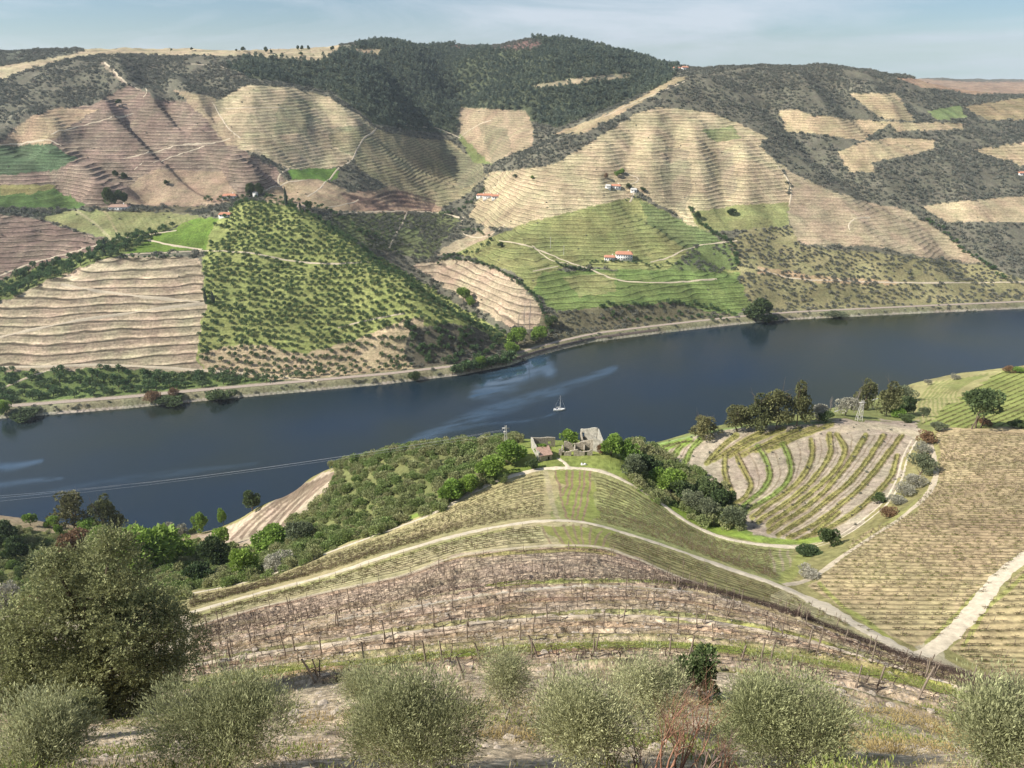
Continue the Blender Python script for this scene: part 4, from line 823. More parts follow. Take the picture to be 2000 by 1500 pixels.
def individuals(name, label, cat, group, p, meshes, smin, smax, g, limit=300, hz=(.8, 1.25), stufflabel=None, stuffname=None, lift=2, sizes=None):
    """the largest ones in the picture become objects of their own, the rest one mass"""
    n = len(p); s = g.uniform(smin, smax, n) if sizes is None else sizes; x, y, d = project(p[:, 0], p[:, 1], p[:, 2]); vis = visible(p, lift) & (x > 0) & (x < 2000) & (y > 0) & (y < 1500)
    order = np.argsort(np.where(vis, -s / d, 1)); pick = order[:limit]; pick = pick[vis[pick]]; sx_ = np.sort(x[pick]); sy_ = np.sort(y[pick])
    h = g.uniform(*hz, n); r = g.uniform(0, 6.28, n); ix = g.integers(0, len(meshes), n)
    for i in pick:
        o = bpy.data.objects.new(name, meshes[ix[i]]); S.collection.objects.link(o); o.location = p[i]; o.scale = (s[i], s[i], s[i] * h[i]); o.rotation_euler = (0, 0, r[i]); tag(o, placed(label, x[i], y[i], sx_, sy_), cat, group)
    rest = np.setdiff1d(np.arange(n), pick)
    if len(rest): stuff(stuffname or name + '_mass', stufflabel or label, cat, p[rest], np.c_[s, s, s * h][rest], np.c_[0 * r, 0 * r, r][rest], ix[rest], meshes)
G = np.random.default_rng(42)
def thin(p, sc, thr, g, seed): 
    f = fbm(p[:, 0], p[:, 1], sc, 3, .5, seed); return p[g.uniform(-.5, .5, len(p)) * .8 + f > thr]
pf = sample([FOREST], 700, 3600, 7.6, G); pf = pf[inframe(pf)]; scatter('forest', 'dark green and bluish wood covering the mountain', 'forest', pf, P_FOREST, 1.9, 4.4, G, (.8, 1.3))
ps = sample([SCRUB], 640, 3200, 5.4, G); ps = thin(ps, 60, -.35, G, 41); ps = ps[inframe(ps)]; scatter('scrub', 'dark scrub covering the upper hill slopes', 'scrub', ps, P_SCRUB, 1.2, 3.4, G)
# scattered small dark bushes over the terraces
pc = sample([0], 700, 1900, 26, G); pc = pc[inframe(pc)]; pc = pc[G.uniform(size=len(pc)) < .3]; scatter('terrace_shrubs', 'small dark bushes dotted over the terraces', 'shrubs', pc, P_MAQ, .5, 1.5, G)
# olives on the green knoll, in rough contour rows
po = sample([OLIVE], 540, 1100, 6.3, G, .86, .22); po = thin(po, 35, -.68, G, 43)
individuals('olive_tree', 'small rounded olive tree on the green knoll across the river', 'olive tree', 'olive trees on the green knoll', po, P_GROVE, 1.9, 2.9, G, 300, (.8, 1.2), 'olive grove covering the rest of the green knoll', 'olive_grove')
pt = sample([STRIP], 500, 1100, 7.5, G)
individuals('broad_tree', 'dark bushy tree between the tan terraces and the river', 'tree', 'dark trees below the tan terraces', pt, P_GROVE, 2.6, 4.4, G, 170, (.8, 1.2), 'trees filling the damp gully beside the terraces', 'gully_trees')
pm = sample([MAQ], 600, 1300, 5.2, G); pm = thin(pm, 30, -.35, G, 44)
individuals('bush', 'low grey green bush on the slope right of the green terraces', 'bush', 'bushes on the far right slope', pm, P_MAQ, 1.3, 2.7, G, 300, (.8, 1.3), 'low bushes covering the far river slopes', 'far_bushes')
# line of bushes by the water on the far side
us = np.r_[np.linspace(-.98, .98, 420)]; us = us + G.normal(size=len(us)) * .002; keepm = (G.uniform(size=len(us)) < (.25 + .6 * (fbm(us * 100, us * 0, 9, 2, .5, 3) > .1))); us = us[keepm]
d0 = G.uniform(2, 7, len(us)); Yb = fbank(us) + d0; pb = np.c_[us * Yb, Yb, zlook(us * Yb, Yb) - .5]
scatter('bank_bushes', 'bushes and reeds lining the far water edge', 'bushes', pb, P_MAQ, .8, 2.3, G)
# tall bush mass at the bend
q = []
for x0, y0 in zip(np.linspace(885, 1000, 26), np.interp(np.linspace(885, 1000, 26), [885, 950, 1000], [733, 722, 708])): q.append((x0 + G.normal() * 2, y0 - G.uniform(0, 8)))
q = np.array(q); hb = hit(q[:, 0], q[:, 1], 500, 900)
individuals('dark_bush', 'tall dark bush overhanging the water at the river bend', 'bush', 'dark bushes at the river bend', hb, P_GROVE, 3.4, 5.6, G, 60, (.9, 1.2))
# near flank of the spur
pn = sample([FLANK], 120, 330, 3.3, G, .9); pn = thin(pn, 14, -.55, G, 45)
szs = G.uniform(1.2, 2.6, len(pn)) * (1 + .25 * np.clip(fbm(pn[:, 0], pn[:, 1], 20, 2, .5, 46), -1, 1))
individuals('hedge_bush', 'rounded bush among the dense scrub on the flank of the spur', 'bush', 'bushes on the flanks of the spur', pn, P_FLANK, 1, 1, G, 300, (.8, 1.25), 'dense scrub on the flank of the spur', 'flank_scrub', 1, szs)
print('far plants', len(pf), len(ps), len(po), len(pt), len(pm), len(pn), round(time.time() - T0, 1))

# ------------------------------------------------------------------ single trees
def proto(kind, k):
    g = np.random.default_rng(abs(hash(kind)) % 1000 * 0 + {'bright':11,'dark':12,'euc':13,'olive':14,'bare':15,'grey':16,'pine':17,'cypress':18,'rust':19,'poplar':20}[kind] * 10 + k)
    # unit tree: 1 high, 1 wide
    if kind == 'bright': c = [crown(g, 2600, (.5,.5,.42), .55, 14, .085, .06, .4, -.3)]; m = L_BRIGHT; w = branchy(g, (0,0,-.05), (0,0,1), .35, .035, 1)
    elif kind == 'dark': c = [crown(g, 3000, (.5,.5,.45), .52, 14, .075, .055, .4, -.4)]; m = L_DARK; w = branchy(g, (0,0,-.05), (0,0,1), .35, .04, 1)
    elif kind == 'olive': c = [crown(g, 3000, (.5,.5,.4), .58, 14, .075, .035, .6, -.3)]; m = L_OLIVE; w = branchy(g, (0,0,-.05), (0,0,1), .35, .04, 1)
    elif kind == 'grey': c = [crown(g, 2600, (.5,.5,.45), .5, 14, .07, .035, .6, -.4)]; m = L_GREY; w = branchy(g, (0,0,-.05), (0,0,1), .35, .03, 1)
    elif kind == 'rust': c = [crown(g, 2200, (.5,.5,.45), .5, 14, .07, .05, .6, -.4)]; m = L_RUST; w = branchy(g, (0,0,-.05), (0,0,1), .35, .03, 1)
    elif kind == 'euc': c = [crown(g, 1900, (.42,.42,.30), .74, 10, .06, .04, .2, -.5), crown(g, 1500, (.5,.5,.3), .42, 10, .06, .04, .2, -.6)]; m = L_EUC; w = branchy(g, (0,0,-.05), (0,0,1), .6, .028, 2, up=.5)
    elif kind == 'pine': c = [crown(g, 3600, (.5,.5,.30), .68, 16, .06, .04, .3, -.4)]; m = L_DARK; w = sum([branchy(g, (a,0,-.05), (a*.6,0,1), .5, .02, 1, up=.5) for a in (-.15,-.02,.12)], [])
    elif kind == 'cypress': 
        n = 700; z = g.uniform(.04, 1, n); r = .5 * np.sin(np.clip(z, 0, 1) ** .6 * np.pi) ** .7 * g.uniform(.6, 1, n); a = g.uniform(0, 6.28, n); c = [leaves(g, np.c_[r*np.cos(a), r*np.sin(a), z], .13, .25, np.array([[0,0,1.]]), .4)]; m = L_FOREST; w = [tube([(0,0,-.05),(0,0,.3)], [.08,.05], 4)]
    elif kind in ('bare', 'poplar'):
        if kind == 'bare': w = sum([branchy(g, (0,0,-.02), (g.normal()*.45, g.normal()*.45, 1), .4, .014, 3, 3, .2, up=.35, kids=(3,4)) for _ in range(4)], [])
        else: w = branchy(g, (0,0,-.02), (0,0,1), .75, .02, 2, 4, .06, up=1.2, kids=(5,8))
        return None, mk_mesh('branches', *(lambda r: (r[0], None, r[1]))(join(w)), mats=[M_TWIGG])
    cr = leafmesh('crown', c, m); tr = mk_mesh('trunk', *(lambda r: (r[0], None, r[1]))(join(w)), mats=[M_BARK]); return cr, tr
PROT = {}
def single(kind, px, py, wpx, hpx, name, label, cat, y0=8, y1=450, group=None, sink=.02, parts=True):
    k = random.randrange(3)
    if (kind, k) not in PROT: PROT[(kind, k)] = proto(kind, k)
    cr, tr = PROT[(kind, k)]; p = hit([px], [py], y0, y1)[0]
    for _ in range(14):
        if y1 > 460 or (not np.isnan(p[0]) and p[2] > 12): break
        py += 3; hpx += 2.6; p = hit([px], [py], y0, y1)[0]
    if np.isnan(p[0]): print('miss', name, px, py); return
    _, _, d = project(*p); w = wpx * d / FPX; h = hpx * d / FPX / .93
    e = bpy.data.objects.new(name, None); S.collection.objects.link(e); e.location = (p[0], p[1], p[2] - sink * h); e.scale = (w, w, h); e.rotation_euler = (0, 0, random.uniform(0, 6.28)); tag(e, label, cat, group)
    if cr is not None: link('crown', cr, e)
    link('trunk' if cr is not None else 'branches', tr, e); return e
NT = [  # kind, base px, py, width, height, name, label
('euc',143,1030,75,70,'eucalyptus_tree','dark bushy eucalyptus on the left river edge, left of its greyer neighbour'),
('euc',212,1036,58,72,'eucalyptus_tree','greyer looser eucalyptus on the left river edge, right of the darker one'),
('euc',235,1036,34,40,'eucalyptus_tree','low dark eucalyptus regrowth at the foot of the left river edge trees'),
('bright',60,1026,26,24,'small_tree','small bright green tree alone on the far left river edge'),
('bright',105,1030,30,22,'small_tree','low green tree at the foot of the left eucalyptus pair'),
('bright',172,1037,40,22,'small_tree','low yellow green bush between the two left eucalyptus trees'),
('dark',493,990,38,34,'round_tree','dark rounded tree at the top left of the striped vineyard by the water'),
('bright',393,1035,30,36,'small_tree','bright green tree by the water left of the striped vineyard'),
('bright',437,1012,20,24,'small_tree','small pale green tree on the edge of the striped vineyard'),
('grey',330,1040,38,26,'bare_bush','pale grey leafless bush by the water below the vineyard edge'),
('grey',355,1042,30,22,'bare_bush','small grey bush right of the pale leafless one by the water'),
('bright',300,1115,125,100,'broad_tree','big yellow green tree behind the top of the dark foreground tree'),
('bright',210,1085,60,60,'broad_tree','yellow green tree left of the biggest yellow green one'),
('bright',432,1068,40,38,'broad_tree','small bright round tree below the striped vineyard'),
('dark',425,1112,62,66,'broad_tree','deep green tree in the hollow beneath the small bright round tree'),
('bright',480,1132,55,66,'broad_tree','vivid green tree at the foot of the scrub left of the vineyard tip'),
('grey',548,1112,60,40,'bush','grey green bush beside the vivid green tree'),
('bright',530,1075,70,50,'broad_tree','pale green tree above the grey green bush on the scrub flank'),
('dark',40,1100,45,58,'broad_tree','dark green tree on the shady left terraces'),('dark',65,1135,50,48,'bush','dark bush on the shady left terraces below the other'),
('bright',118,1052,16,30,'small_tree','small upright bright bush on the terrace below the eucalyptus pair'),
('bright',355,1095,60,52,'broad_tree','pale yellow green tree right of the biggest yellow green one'),('bright',262,1060,50,40,'broad_tree','small yellow green tree peeping over the oak crown'),('dark',10,1060,60,40,'bush','dark green bush at the left edge below the river crest'),('olive',590,1060,60,44,'bush','olive green bush low on the scrub flank above the vineyard tip'),('bright',880,975,56,40,'broad_tree','bright green tree low on the flank beside the upper track'),('bright',915,960,46,36,'broad_tree','second bright green tree low on the flank beside the upper track'),('bright',960,935,60,46,'broad_tree','broad bright green tree on the flank left of the ruins'),('bright',1000,905,60,46,'broad_tree','light green tree nearest the left ruin on the flank'),
('rust',150,1075,60,45,'bush','brown purplish bush on the terrace below the eucalyptus pair'),
('grey',18,1195,62,68,'bush','pale grey leafy bush at the left edge above the track'),('rust',64,1195,50,36,'bush','brown bush right of the pale grey one at the left edge'),
('dark',390,1140,60,42,'bush','dark brownish bush right of the foreground tree top'),
('bright',1110,872,38,32,'small_tree','bright green round tree between the two ruined buildings'),
('bright',1062,888,34,22,'small_tree','green bush growing inside the roofless left ruin'),('dark',1040,915,26,18,'bush','grass green bush left of the ruined wall'),
('bright',1195,888,52,42,'small_tree','bright green tree just right of the tall ruin wall'),('rust',1172,886,16,22,'bush','reddish bare bush against the tall ruin wall'),
('bright',1228,905,44,44,'small_tree','green tree right of the bright tree by the ruin'),('olive',1238,932,56,48,'small_tree','grey green olive at the bend of the track below the ruin'),
('dark',1262,930,54,44,'broad_tree','dark tree at the head of the wooded gully right of the ruin'),('bright',1290,950,54,40,'broad_tree','second tree, bright green, down the wooded gully'),
('bright',1310,965,58,50,'broad_tree','brighter green tree in the middle of the wooded gully'),('dark',1330,980,54,42,'broad_tree','dark tree below the brighter one in the wooded gully'),
('olive',1348,1000,52,42,'broad_tree','olive grey tree at the edge of the wooded gully by the track'),('olive',1378,1012,50,42,'broad_tree','olive grey tree near the bottom of the wooded gully'),
('dark',1378,978,62,46,'broad_tree','tall dark tree at the back of the wooded gully'),('olive',1428,1032,54,46,'broad_tree','last olive grey tree at the bottom of the wooded gully'),('dark',1410,1000,50,50,'broad_tree','dark shaded tree behind the last olive grey one'),
('dark',1615,1070,42,44,'small_tree','lone round green tree where the looping track meets the gully'),
('euc',1376,856,62,44,'eucalyptus_tree','small brownish eucalyptus left of the big row behind the field'),
('euc',1440,842,60,52,'eucalyptus_tree','leftmost tree of the dark eucalyptus row behind the striped field'),('euc',1478,840,60,66,'eucalyptus_tree','second tree of the dark eucalyptus row behind the striped field'),
('euc',1515,838,66,76,'eucalyptus_tree','third and broadest tree of the dark eucalyptus row behind the striped field'),('euc',1555,832,50,82,'eucalyptus_tree','rightmost and tallest tree of the dark eucalyptus row'),
('grey',1600,822,44,36,'bush','pale grey bush right of the eucalyptus row'),('poplar',1618,820,28,34,'bare_tree','pale leafless tree right of the eucalyptus row'),('dark',1612,825,34,24,'bush','green bush under the pale leafless tree'),
('grey',1650,812,46,44,'bush','pinkish grey bush left of the pylon by the road'),('poplar',1668,806,30,36,'bare_tree','pale leafless tree just left of the pylon'),
('euc',1684,800,44,58,'eucalyptus_tree','eucalyptus standing behind the white pylon'),('poplar',1705,797,26,32,'bare_tree','pale leafless tree right of the pylon eucalyptus'),
('euc',1731,812,50,62,'eucalyptus_tree','dark eucalyptus right of the pylon above the green yard'),('dark',1770,808,36,32,'bush','dark green bush right of the dark eucalyptus'),('olive',1762,785,44,32,'bush','grey green bush behind the yard near the water'),
('bright',1752,815,30,18,'bush','bright green bush in the yard'),('dark',1770,825,32,16,'bush','dark low bush at the yard corner'),('olive',1803,815,22,22,'bush','small green bush at the foot of the curved vineyard rows'),
('pine',1905,836,90,78,'pine_tree','broad dark pine clump among the far right vineyard rows'),('rust',1922,832,26,16,'bush','yellowish bush at the foot of the pine clump'),('dark',1985,836,30,16,'bush','low dark bush at the right edge of the far right vineyard'),
('rust',1972,728,26,14,'bush','brown bush on the far right crest above the river'),('bright',1990,728,26,10,'bush','green bush on the far right crest above the river'),
('grey',1865,742,20,12,'bush','pale bush on the vineyard crest'),('grey',1812,752,16,14,'bush','pale twiggy bush at the top of the curved vineyard'),
('olive',1832,842,34,18,'bush','topmost bush of the hedge between the two tracks'),('rust',1806,868,40,28,'bush','brown bush second from the top of the hedge between the tracks'),('grey',1800,888,38,24,'bush','grey bush in the upper hedge between the tracks'),
('olive',1795,930,50,48,'bush','largest olive bush of the hedge between the tracks'),('grey',1788,950,42,26,'bush','pale grey bush under the largest hedge bush'),('grey',1768,968,42,24,'bush','pale grey bush midway down the hedge'),('grey',1750,985,40,20,'bush','low grey bush in the lower hedge'),
('rust',1732,1010,36,22,'bush','brown green bush where the hedge ends'),('dark',1716,982,28,20,'bush','small green bush at the inner edge of the track'),
('dark',1580,1085,50,18,'bush','green tangle at the head of the gully under the lone tree'),('grey',1575,1125,46,22,'bush','grey green tangle at the junction of the tracks'),
]
for kind, px, py, w, h, nm, lb in NT:
    single(kind, px, py, w, h, nm, lb, {'bush':'bush','bare_bush':'bush'}.get(nm, 'tree'), 30, 460)
FTREES = [('cypress',560,404,6,32,'cypress_tree','tallest slim cypress on top of the knoll'),('cypress',587,412,6,14,'cypress_tree','short cypress beside the brown ruin on the knoll'),
('cypress',403,594,6,26,'cypress_tree','left cypress of the pair where the terrace tracks meet'),('cypress',417,592,7,20,'cypress_tree','right cypress of the pair where the terrace tracks meet'),
('cypress',205,484,5,16,'cypress_tree','thin cypress beside the bend of the left track'),('cypress',85,520,4,10,'cypress_tree','leftmost little cypress along the left track'),('cypress',94,518,4,10,'cypress_tree','second little cypress along the left track'),('cypress',104,516,4,10,'cypress_tree','third little cypress along the left track'),('cypress',118,512,4,9,'cypress_tree','rightmost little cypress along the left track'),
('cypress',205,500,5,14,'cypress_tree','lower thin cypress below the left track bend'),('cypress',216,502,5,12,'cypress_tree','short cypress at the corner of the tan terraces'),('cypress',512,157,4,12,'cypress_tree','tiny cypress on the high scrub slope'),('cypress',548,156,4,14,'cypress_tree','tiny cypress by the high clearing'),
('dark',218,404,24,34,'tree','spreading dark tree behind the white house with red roof'),('dark',240,402,26,28,'tree','dark tree behind the right end of the white house'),
('dark',490,380,22,20,'tree','dark tree left of the little chapel on the knoll'),('dark',508,382,18,22,'tree','dark conical tree right of the little chapel'),('dark',604,412,16,20,'tree','dark tree right of the brown ruin on the knoll'),
('dark',227,346,12,12,'tree','left of two dark trees in the middle of the left terraces'),('dark',244,350,12,12,'tree','right of two dark trees in the middle of the left terraces'),('dark',326,362,12,10,'tree','small dark tree at the foot of the left gully'),('dark',232,204,12,9,'tree','dark tree on the shoulder of the left hill'),
('bright',1214,340,14,10,'tree','bright tree above the upper white farmhouse'),('bright',1205,344,14,9,'tree','green tree just left of the bright one above the farmhouse'),('rust',1184,349,9,11,'tree','dark reddish tree above the left end of the upper farmhouse'),('dark',1228,368,12,9,'tree','dark green tree right of the upper farmhouse'),('dark',1255,375,13,9,'tree','dark tree right of the small pale house'),
('dark',978,484,12,11,'tree','lone dark tree at the start of the lane'),('bright',1040,350,8,7,'tree','small green tree on the tan slope'),('olive',1006,348,9,8,'tree','small grey tree on the tan slope'),
('bright',905,590,28,28,'tree','bright green tree at the left edge of the tan lobed field'),('bright',918,600,20,20,'tree','bright green tree lower on the edge of the tan lobed field'),
('poplar',1024,660,16,46,'bare_tree','left pale leafless poplar at the valley mouth'),('poplar',1034,664,18,56,'bare_tree','tall pale leafless poplar at the valley mouth'),('poplar',1012,664,16,40,'bare_tree','short pale leafless poplar at the valley mouth'),
('bright',1010,676,40,36,'tree','green trees at the valley mouth left of the stream'),('bright',1052,668,36,30,'tree','bright green tree at the valley mouth beside the railway'),('bright',1000,690,30,22,'tree','yellow green tree by the railway bend'),('dark',1078,640,30,24,'tree','dark tree above the valley mouth'),
('rust',297,785,34,22,'tree','rusty brown tree beside the railway on the left'),('rust',340,775,22,18,'tree','brown tree right of the rusty one by the railway'),('dark',330,788,60,16,'bush','dark low bush on the bank under the brown trees'),('dark',430,785,60,22,'bush','dark bush on the bank right of the brown trees'),
('bright',14,818,28,38,'tree','yellow green tree at the left end of the far bank'),('dark',50,818,60,20,'bush','dark bushes on the bank beside the yellow green tree'),
('dark',1478,628,52,42,'tree','dark round tree on the bank below the green terraces'),('dark',1505,632,36,16,'bush','dark low bush overhanging the water beside the round tree'),('olive',1630,622,40,14,'bush','yellowish bush on the right stretch of the far bank'),
('bright',940,718,24,24,'tree','bright green tree at the foot of the rock face'),('dark',810,745,24,20,'bush','green bush on the bank below the rock face'),
('dark',1363,428,12,14,'tree','dark tree at the top of the green slope'),('dark',1428,420,20,12,'tree','dark trees on the pale green patch'),
('dark',475,101,10,9,'tree','leftmost small tree on the plateau skyline'),('dark',462,101,5,5,'tree','tiny tree left on the plateau skyline'),('dark',520,103,9,10,'tree','bushy small tree on the plateau skyline'),('dark',530,104,6,6,'tree','small bush beside the skyline tree'),
('dark',582,98,6,8,'tree','left of three trees standing above the skyline field'),('dark',590,98,7,8,'tree','middle of three trees standing above the skyline field'),('dark',603,98,6,8,'tree','right of three trees standing above the skyline field'),('dark',588,109,9,7,'tree','small tree in the skyline field'),('dark',375,99,6,6,'tree','lone dot of a tree on the left skyline'),('dark',335,99,5,4,'tree','faint dot of a tree on the left skyline'),('dark',650,100,10,9,'tree','tree at the edge of the forest on the skyline')]
for kind, px, py, w, h, nm, lb in FTREES: single(kind, px, py, w, h, nm, lb, 'bush' if nm == 'bush' else 'tree', 480, 4800)
# little row bushes of the lane and the quinta garden
def lane(pts, n, name, label, cat, group, meshes, s0, s1, y0=480, y1=2500, jit=3):
    pl = smooth_poly(pts, 3); q = pl[np.linspace(0, len(pl) - 1, n).astype(int)] + G.normal(size=(n, 2)) * jit * .5; p = hit(q[:, 0], q[:, 1], y0, y1); p = p[~np.isnan(p[:, 0])]
    for a in p:
        s = G.uniform(s0, s1); o = bpy.data.objects.new(name, meshes[G.integers(len(meshes))]); S.collection.objects.link(o); o.location = a; o.scale = (s, s, s * G.uniform(.8, 1.2)); o.rotation_euler = (0, 0, G.uniform(0, 6)); tag(o, label, cat, group)
lane([(870,502),(905,510),(960,525),(1020,560),(1050,590),(1065,620),(1075,650)], 46, 'hedge_tree', 'small dark hedge tree between the tan lobed field and the green slope', 'tree', 'hedge trees round the tan lobed field', P_GROVE, 1.8, 2.8)
lane([(1085,515),(1110,523),(1150,530)], 22, 'orchard_tree', 'small dark orchard tree in the row below the lane', 'tree', 'orchard trees below the lane', P_GROVE, 1.5, 2.2, jit=2)
lane([(1150,515),(1180,512),(1230,515),(1290,520),(1330,515)], 22, 'garden_bush', 'dark garden bush in front of the two storey farmhouse', 'bush', 'garden bushes by the two storey farmhouse', P_GROVE, 1.2, 2.2)
lane([(860,420),(890,415),(925,395),(945,375)], 18, 'valley_tree', 'dark tree along the valley stream below the white farm', 'tree', 'trees along the valley stream', P_GROVE, 2, 3.4)
lane([(905,450),(940,456),(960,470),(935,490),(900,500),(870,505),(855,520)], 26, 'valley_tree', 'dark tree along the lower valley track', 'tree', 'trees along the lower valley track', P_GROVE, 1.8, 3.0)
lane([(1345,408),(1370,440),(1390,455),(1430,480),(1440,520)], 26, 'gully_tree', 'dark tree in the gully right of the green terraces', 'tree', 'trees in the gully right of the green terraces', P_GROVE, 2, 3.4)
lane([(1810,430),(1850,460),(1880,490),(1930,520),(1960,545)], 26, 'gully_tree', 'dark tree down the gully at the right edge of the tan slope', 'tree', 'trees in the right hand gully', P_GROVE, 2, 3.4)
lane([(240,505),(260,505),(300,504),(340,502)], 10, 'hedge_bush', 'dark bush on the upper rim of the tan terraces', 'bush', 'bushes on the rim of the tan terraces', P_GROVE, 1.2, 1.9, jit=1)
lane([(800,640),(840,700),(860,640),(890,710),(910,650),(940,700),(960,660),(985,700)], 110, 'cliff_bush', 'dark bush clinging to the rock face at the river bend', 'bush', 'bushes on the rock face', P_GROVE, 1.6, 3.2, jit=16)
lane([(1180,598),(1250,600),(1330,595),(1400,605),(1430,615)], 30, 'scrub_bush', 'dark reddish bush in the strip below the green terraces', 'bush', 'bushes below the green terraces', P_GROVE, 2, 3.2, jit=6)
lane([(1180,620),(1250,625),(1330,620),(1420,625)], 26, 'scrub_bush', 'dark bush on the rocks above the railway', 'bush', 'bushes above the railway', P_GROVE, 1.6, 2.6, jit=6)
lane([(400,395),(440,392),(480,385),(540,390),(600,402),(660,420),(700,450),(740,470)], 44, 'knoll_tree', 'dark tree along the crest of the green knoll', 'tree', 'trees along the crest of the knoll', P_GROVE, 2, 3.2, jit=5)
print('single trees', round(time.time() - T0, 1))

# ------------------------------------------------------------------ buildings
def box(x0, x1, y0, y1, z0, z1):
    v = np.array([(x, y, z) for x in (x0, x1) for y in (y0, y1) for z in (z0, z1)], float)
    return v, np.array([(0,1,3,2),(4,6,7,5),(0,4,5,1),(2,3,7,6),(0,2,6,4),(1,5,7,3)])
M_WHITE = simple('whitewash', (.78,.77,.73), .12, 1.2, .9); M_TILE = simple('terracotta_tiles', (.52,.25,.16), .3, 2.5, .9, .3); M_PANE = simple('dark_glass', (.03,.035,.045), .2, 3, .2); M_STONE = simple('rubble_stone', (.38,.34,.27), .5, 2.2, .95, .6, None, 12); M_GREYST = simple('grey_render', (.42,.40,.34), .4, 1.0, .95, .3, None, 10); M_OLDT = simple('old_tiles', (.40,.27,.21), .45, 3.0, .95, .4, None, 10); M_CONC = simple('concrete', (.55,.54,.50), .2, 2, .9); M_BROWNST = simple('brown_stone', (.33,.26,.21), .35, 1.5, .95, .3)
def M4(v, q): return v, None, q
def house(px, py, Lm, Wm, Hm, rot, name, label, roof=M_TILE, wall=M_WHITE, wins=4, floors=1, hip=.25, y0=480, door=True, chimney=True):
    p = hit([px], [py], y0, 4000)[0]; e = bpy.data.objects.new(name, None); S.collection.objects.link(e); e.location = (p[0], p[1] + Wm * .3, p[2]); e.rotation_euler = (0, 0, math.radians(rot)); tag(e, label, 'house')
    link('wall', mk_mesh('wall', *M4(*box(-Lm/2, Lm/2, -Wm/2, Wm/2, -3, Hm)), mats=[wall]), e)
    o = .45; rh = Wm * .26; hx = Lm * hip / 2
    v = np.array([(-Lm/2-o,-Wm/2-o,Hm),(Lm/2+o,-Wm/2-o,Hm),(Lm/2+o,Wm/2+o,Hm),(-Lm/2-o,Wm/2+o,Hm),(-Lm/2+hx-.1,0,Hm+rh),(Lm/2-hx+.1,0,Hm+rh),(-Lm/2-o,-Wm/2-o,Hm-.18),(Lm/2+o,-Wm/2-o,Hm-.18),(Lm/2+o,Wm/2+o,Hm-.18),(-Lm/2-o,Wm/2+o,Hm-.18)])
    rf = link('roof', mk_mesh('roof', v, [(0,1,5,4),(1,2,5),(2,3,4,5),(3,0,4),(0,6,7,1),(1,7,8,2),(2,8,9,3),(3,9,6,0),(6,9,8,7)], mats=[roof]), e)
    if chimney: link('chimney', mk_mesh('chimney', *M4(*box(Lm*.22, Lm*.22+.8, .2, 1.0, Hm, Hm+rh+1.2)), mats=[wall]), rf)
    for f in range(floors):
        for k in range(wins):
            x = -Lm/2 + Lm * (k + .5) / wins; z = f * 3 + 1.0
            if f == 0 and k == wins // 2 and door: link('door', mk_mesh('door', *M4(*box(x-.55, x+.55, -Wm/2-.05, -Wm/2+.1, 0, 2.2)), mats=[M_PANE]), e); continue
            link('window', mk_mesh('window', *M4(*box(x-.55, x+.55, -Wm/2-.05, -Wm/2+.1, z, z+1.3)), mats=[M_PANE]), e)
    return e
house(1219,507,19,10,6.6,-6,'farmhouse','two storey white farmhouse with orange roof above the green terraces',wins=7,floors=2)
house(1191,508,12,7,3.6,-6,'farmhouse_wing','low white wing with orange roof left of the two storey farmhouse',wins=5)
house(1203,368,13,7,3.4,-14,'farmhouse','white single storey farmhouse with orange roof high on the tan slope',wins=4)
house(1188,368,7,6,3.4,-14,'barn','small white gabled building at the left end of the high farmhouse',wins=1,door=False,roof=M_CONC,chimney=False)
house(1238,375,8,6,3.2,-10,'shed','small pale grey roofed house right of the high farmhouse',roof=M_CONC,wins=2,chimney=False)
house(940,386,13,7,3.6,-8,'farmhouse','left white building of the valley farm',wins=3)
house(953,388,14,8,4.6,-4,'farmhouse','middle and tallest white building of the valley farm',wins=4)
house(968,388,11,7,3.6,0,'farmhouse','right white building of the valley farm',wins=3)
house(232,410,22,9,3.6,4,'farmhouse','long white house with faded red roof above the fan shaped vineyard',roof=M_OLDT,wins=6)
house(448,388,17,8,3.4,4,'farmhouse','white house with bright red roof half hidden behind the knoll',wins=5)
house(440,424,13,7,3.0,0,'shed','low white shed with orange roof beside the bright green vineyard',wins=3)
house(498,384,6,6,4.4,20,'chapel','tiny pale square chapel on top of the knoll',roof=M_CONC,wins=1,hip=.9,chimney=False)
house(588,412,8,7,4.5,15,'ruined_house','brown roofless looking ruin among trees on the knoll',roof=M_BROWNST,wall=M_BROWNST,wins=2,chimney=False)
house(233,208,7,5,2.6,10,'hut','tiny brown hut on the shoulder of the left hill',roof=M_BROWNST,wall=M_BROWNST,wins=1,chimney=False)
house(1998,342,12,7,3,0,'farmhouse','small house with orange roof at the right edge',wins=3)
house(1322,137,14,8,4,0,'village_house','tiny pale village house on the saddle, left one',wins=4,y0=1200)
house(1338,136,12,8,4,0,'village_house','tiny pale village house on the saddle, right one',wins=4,y0=1200)
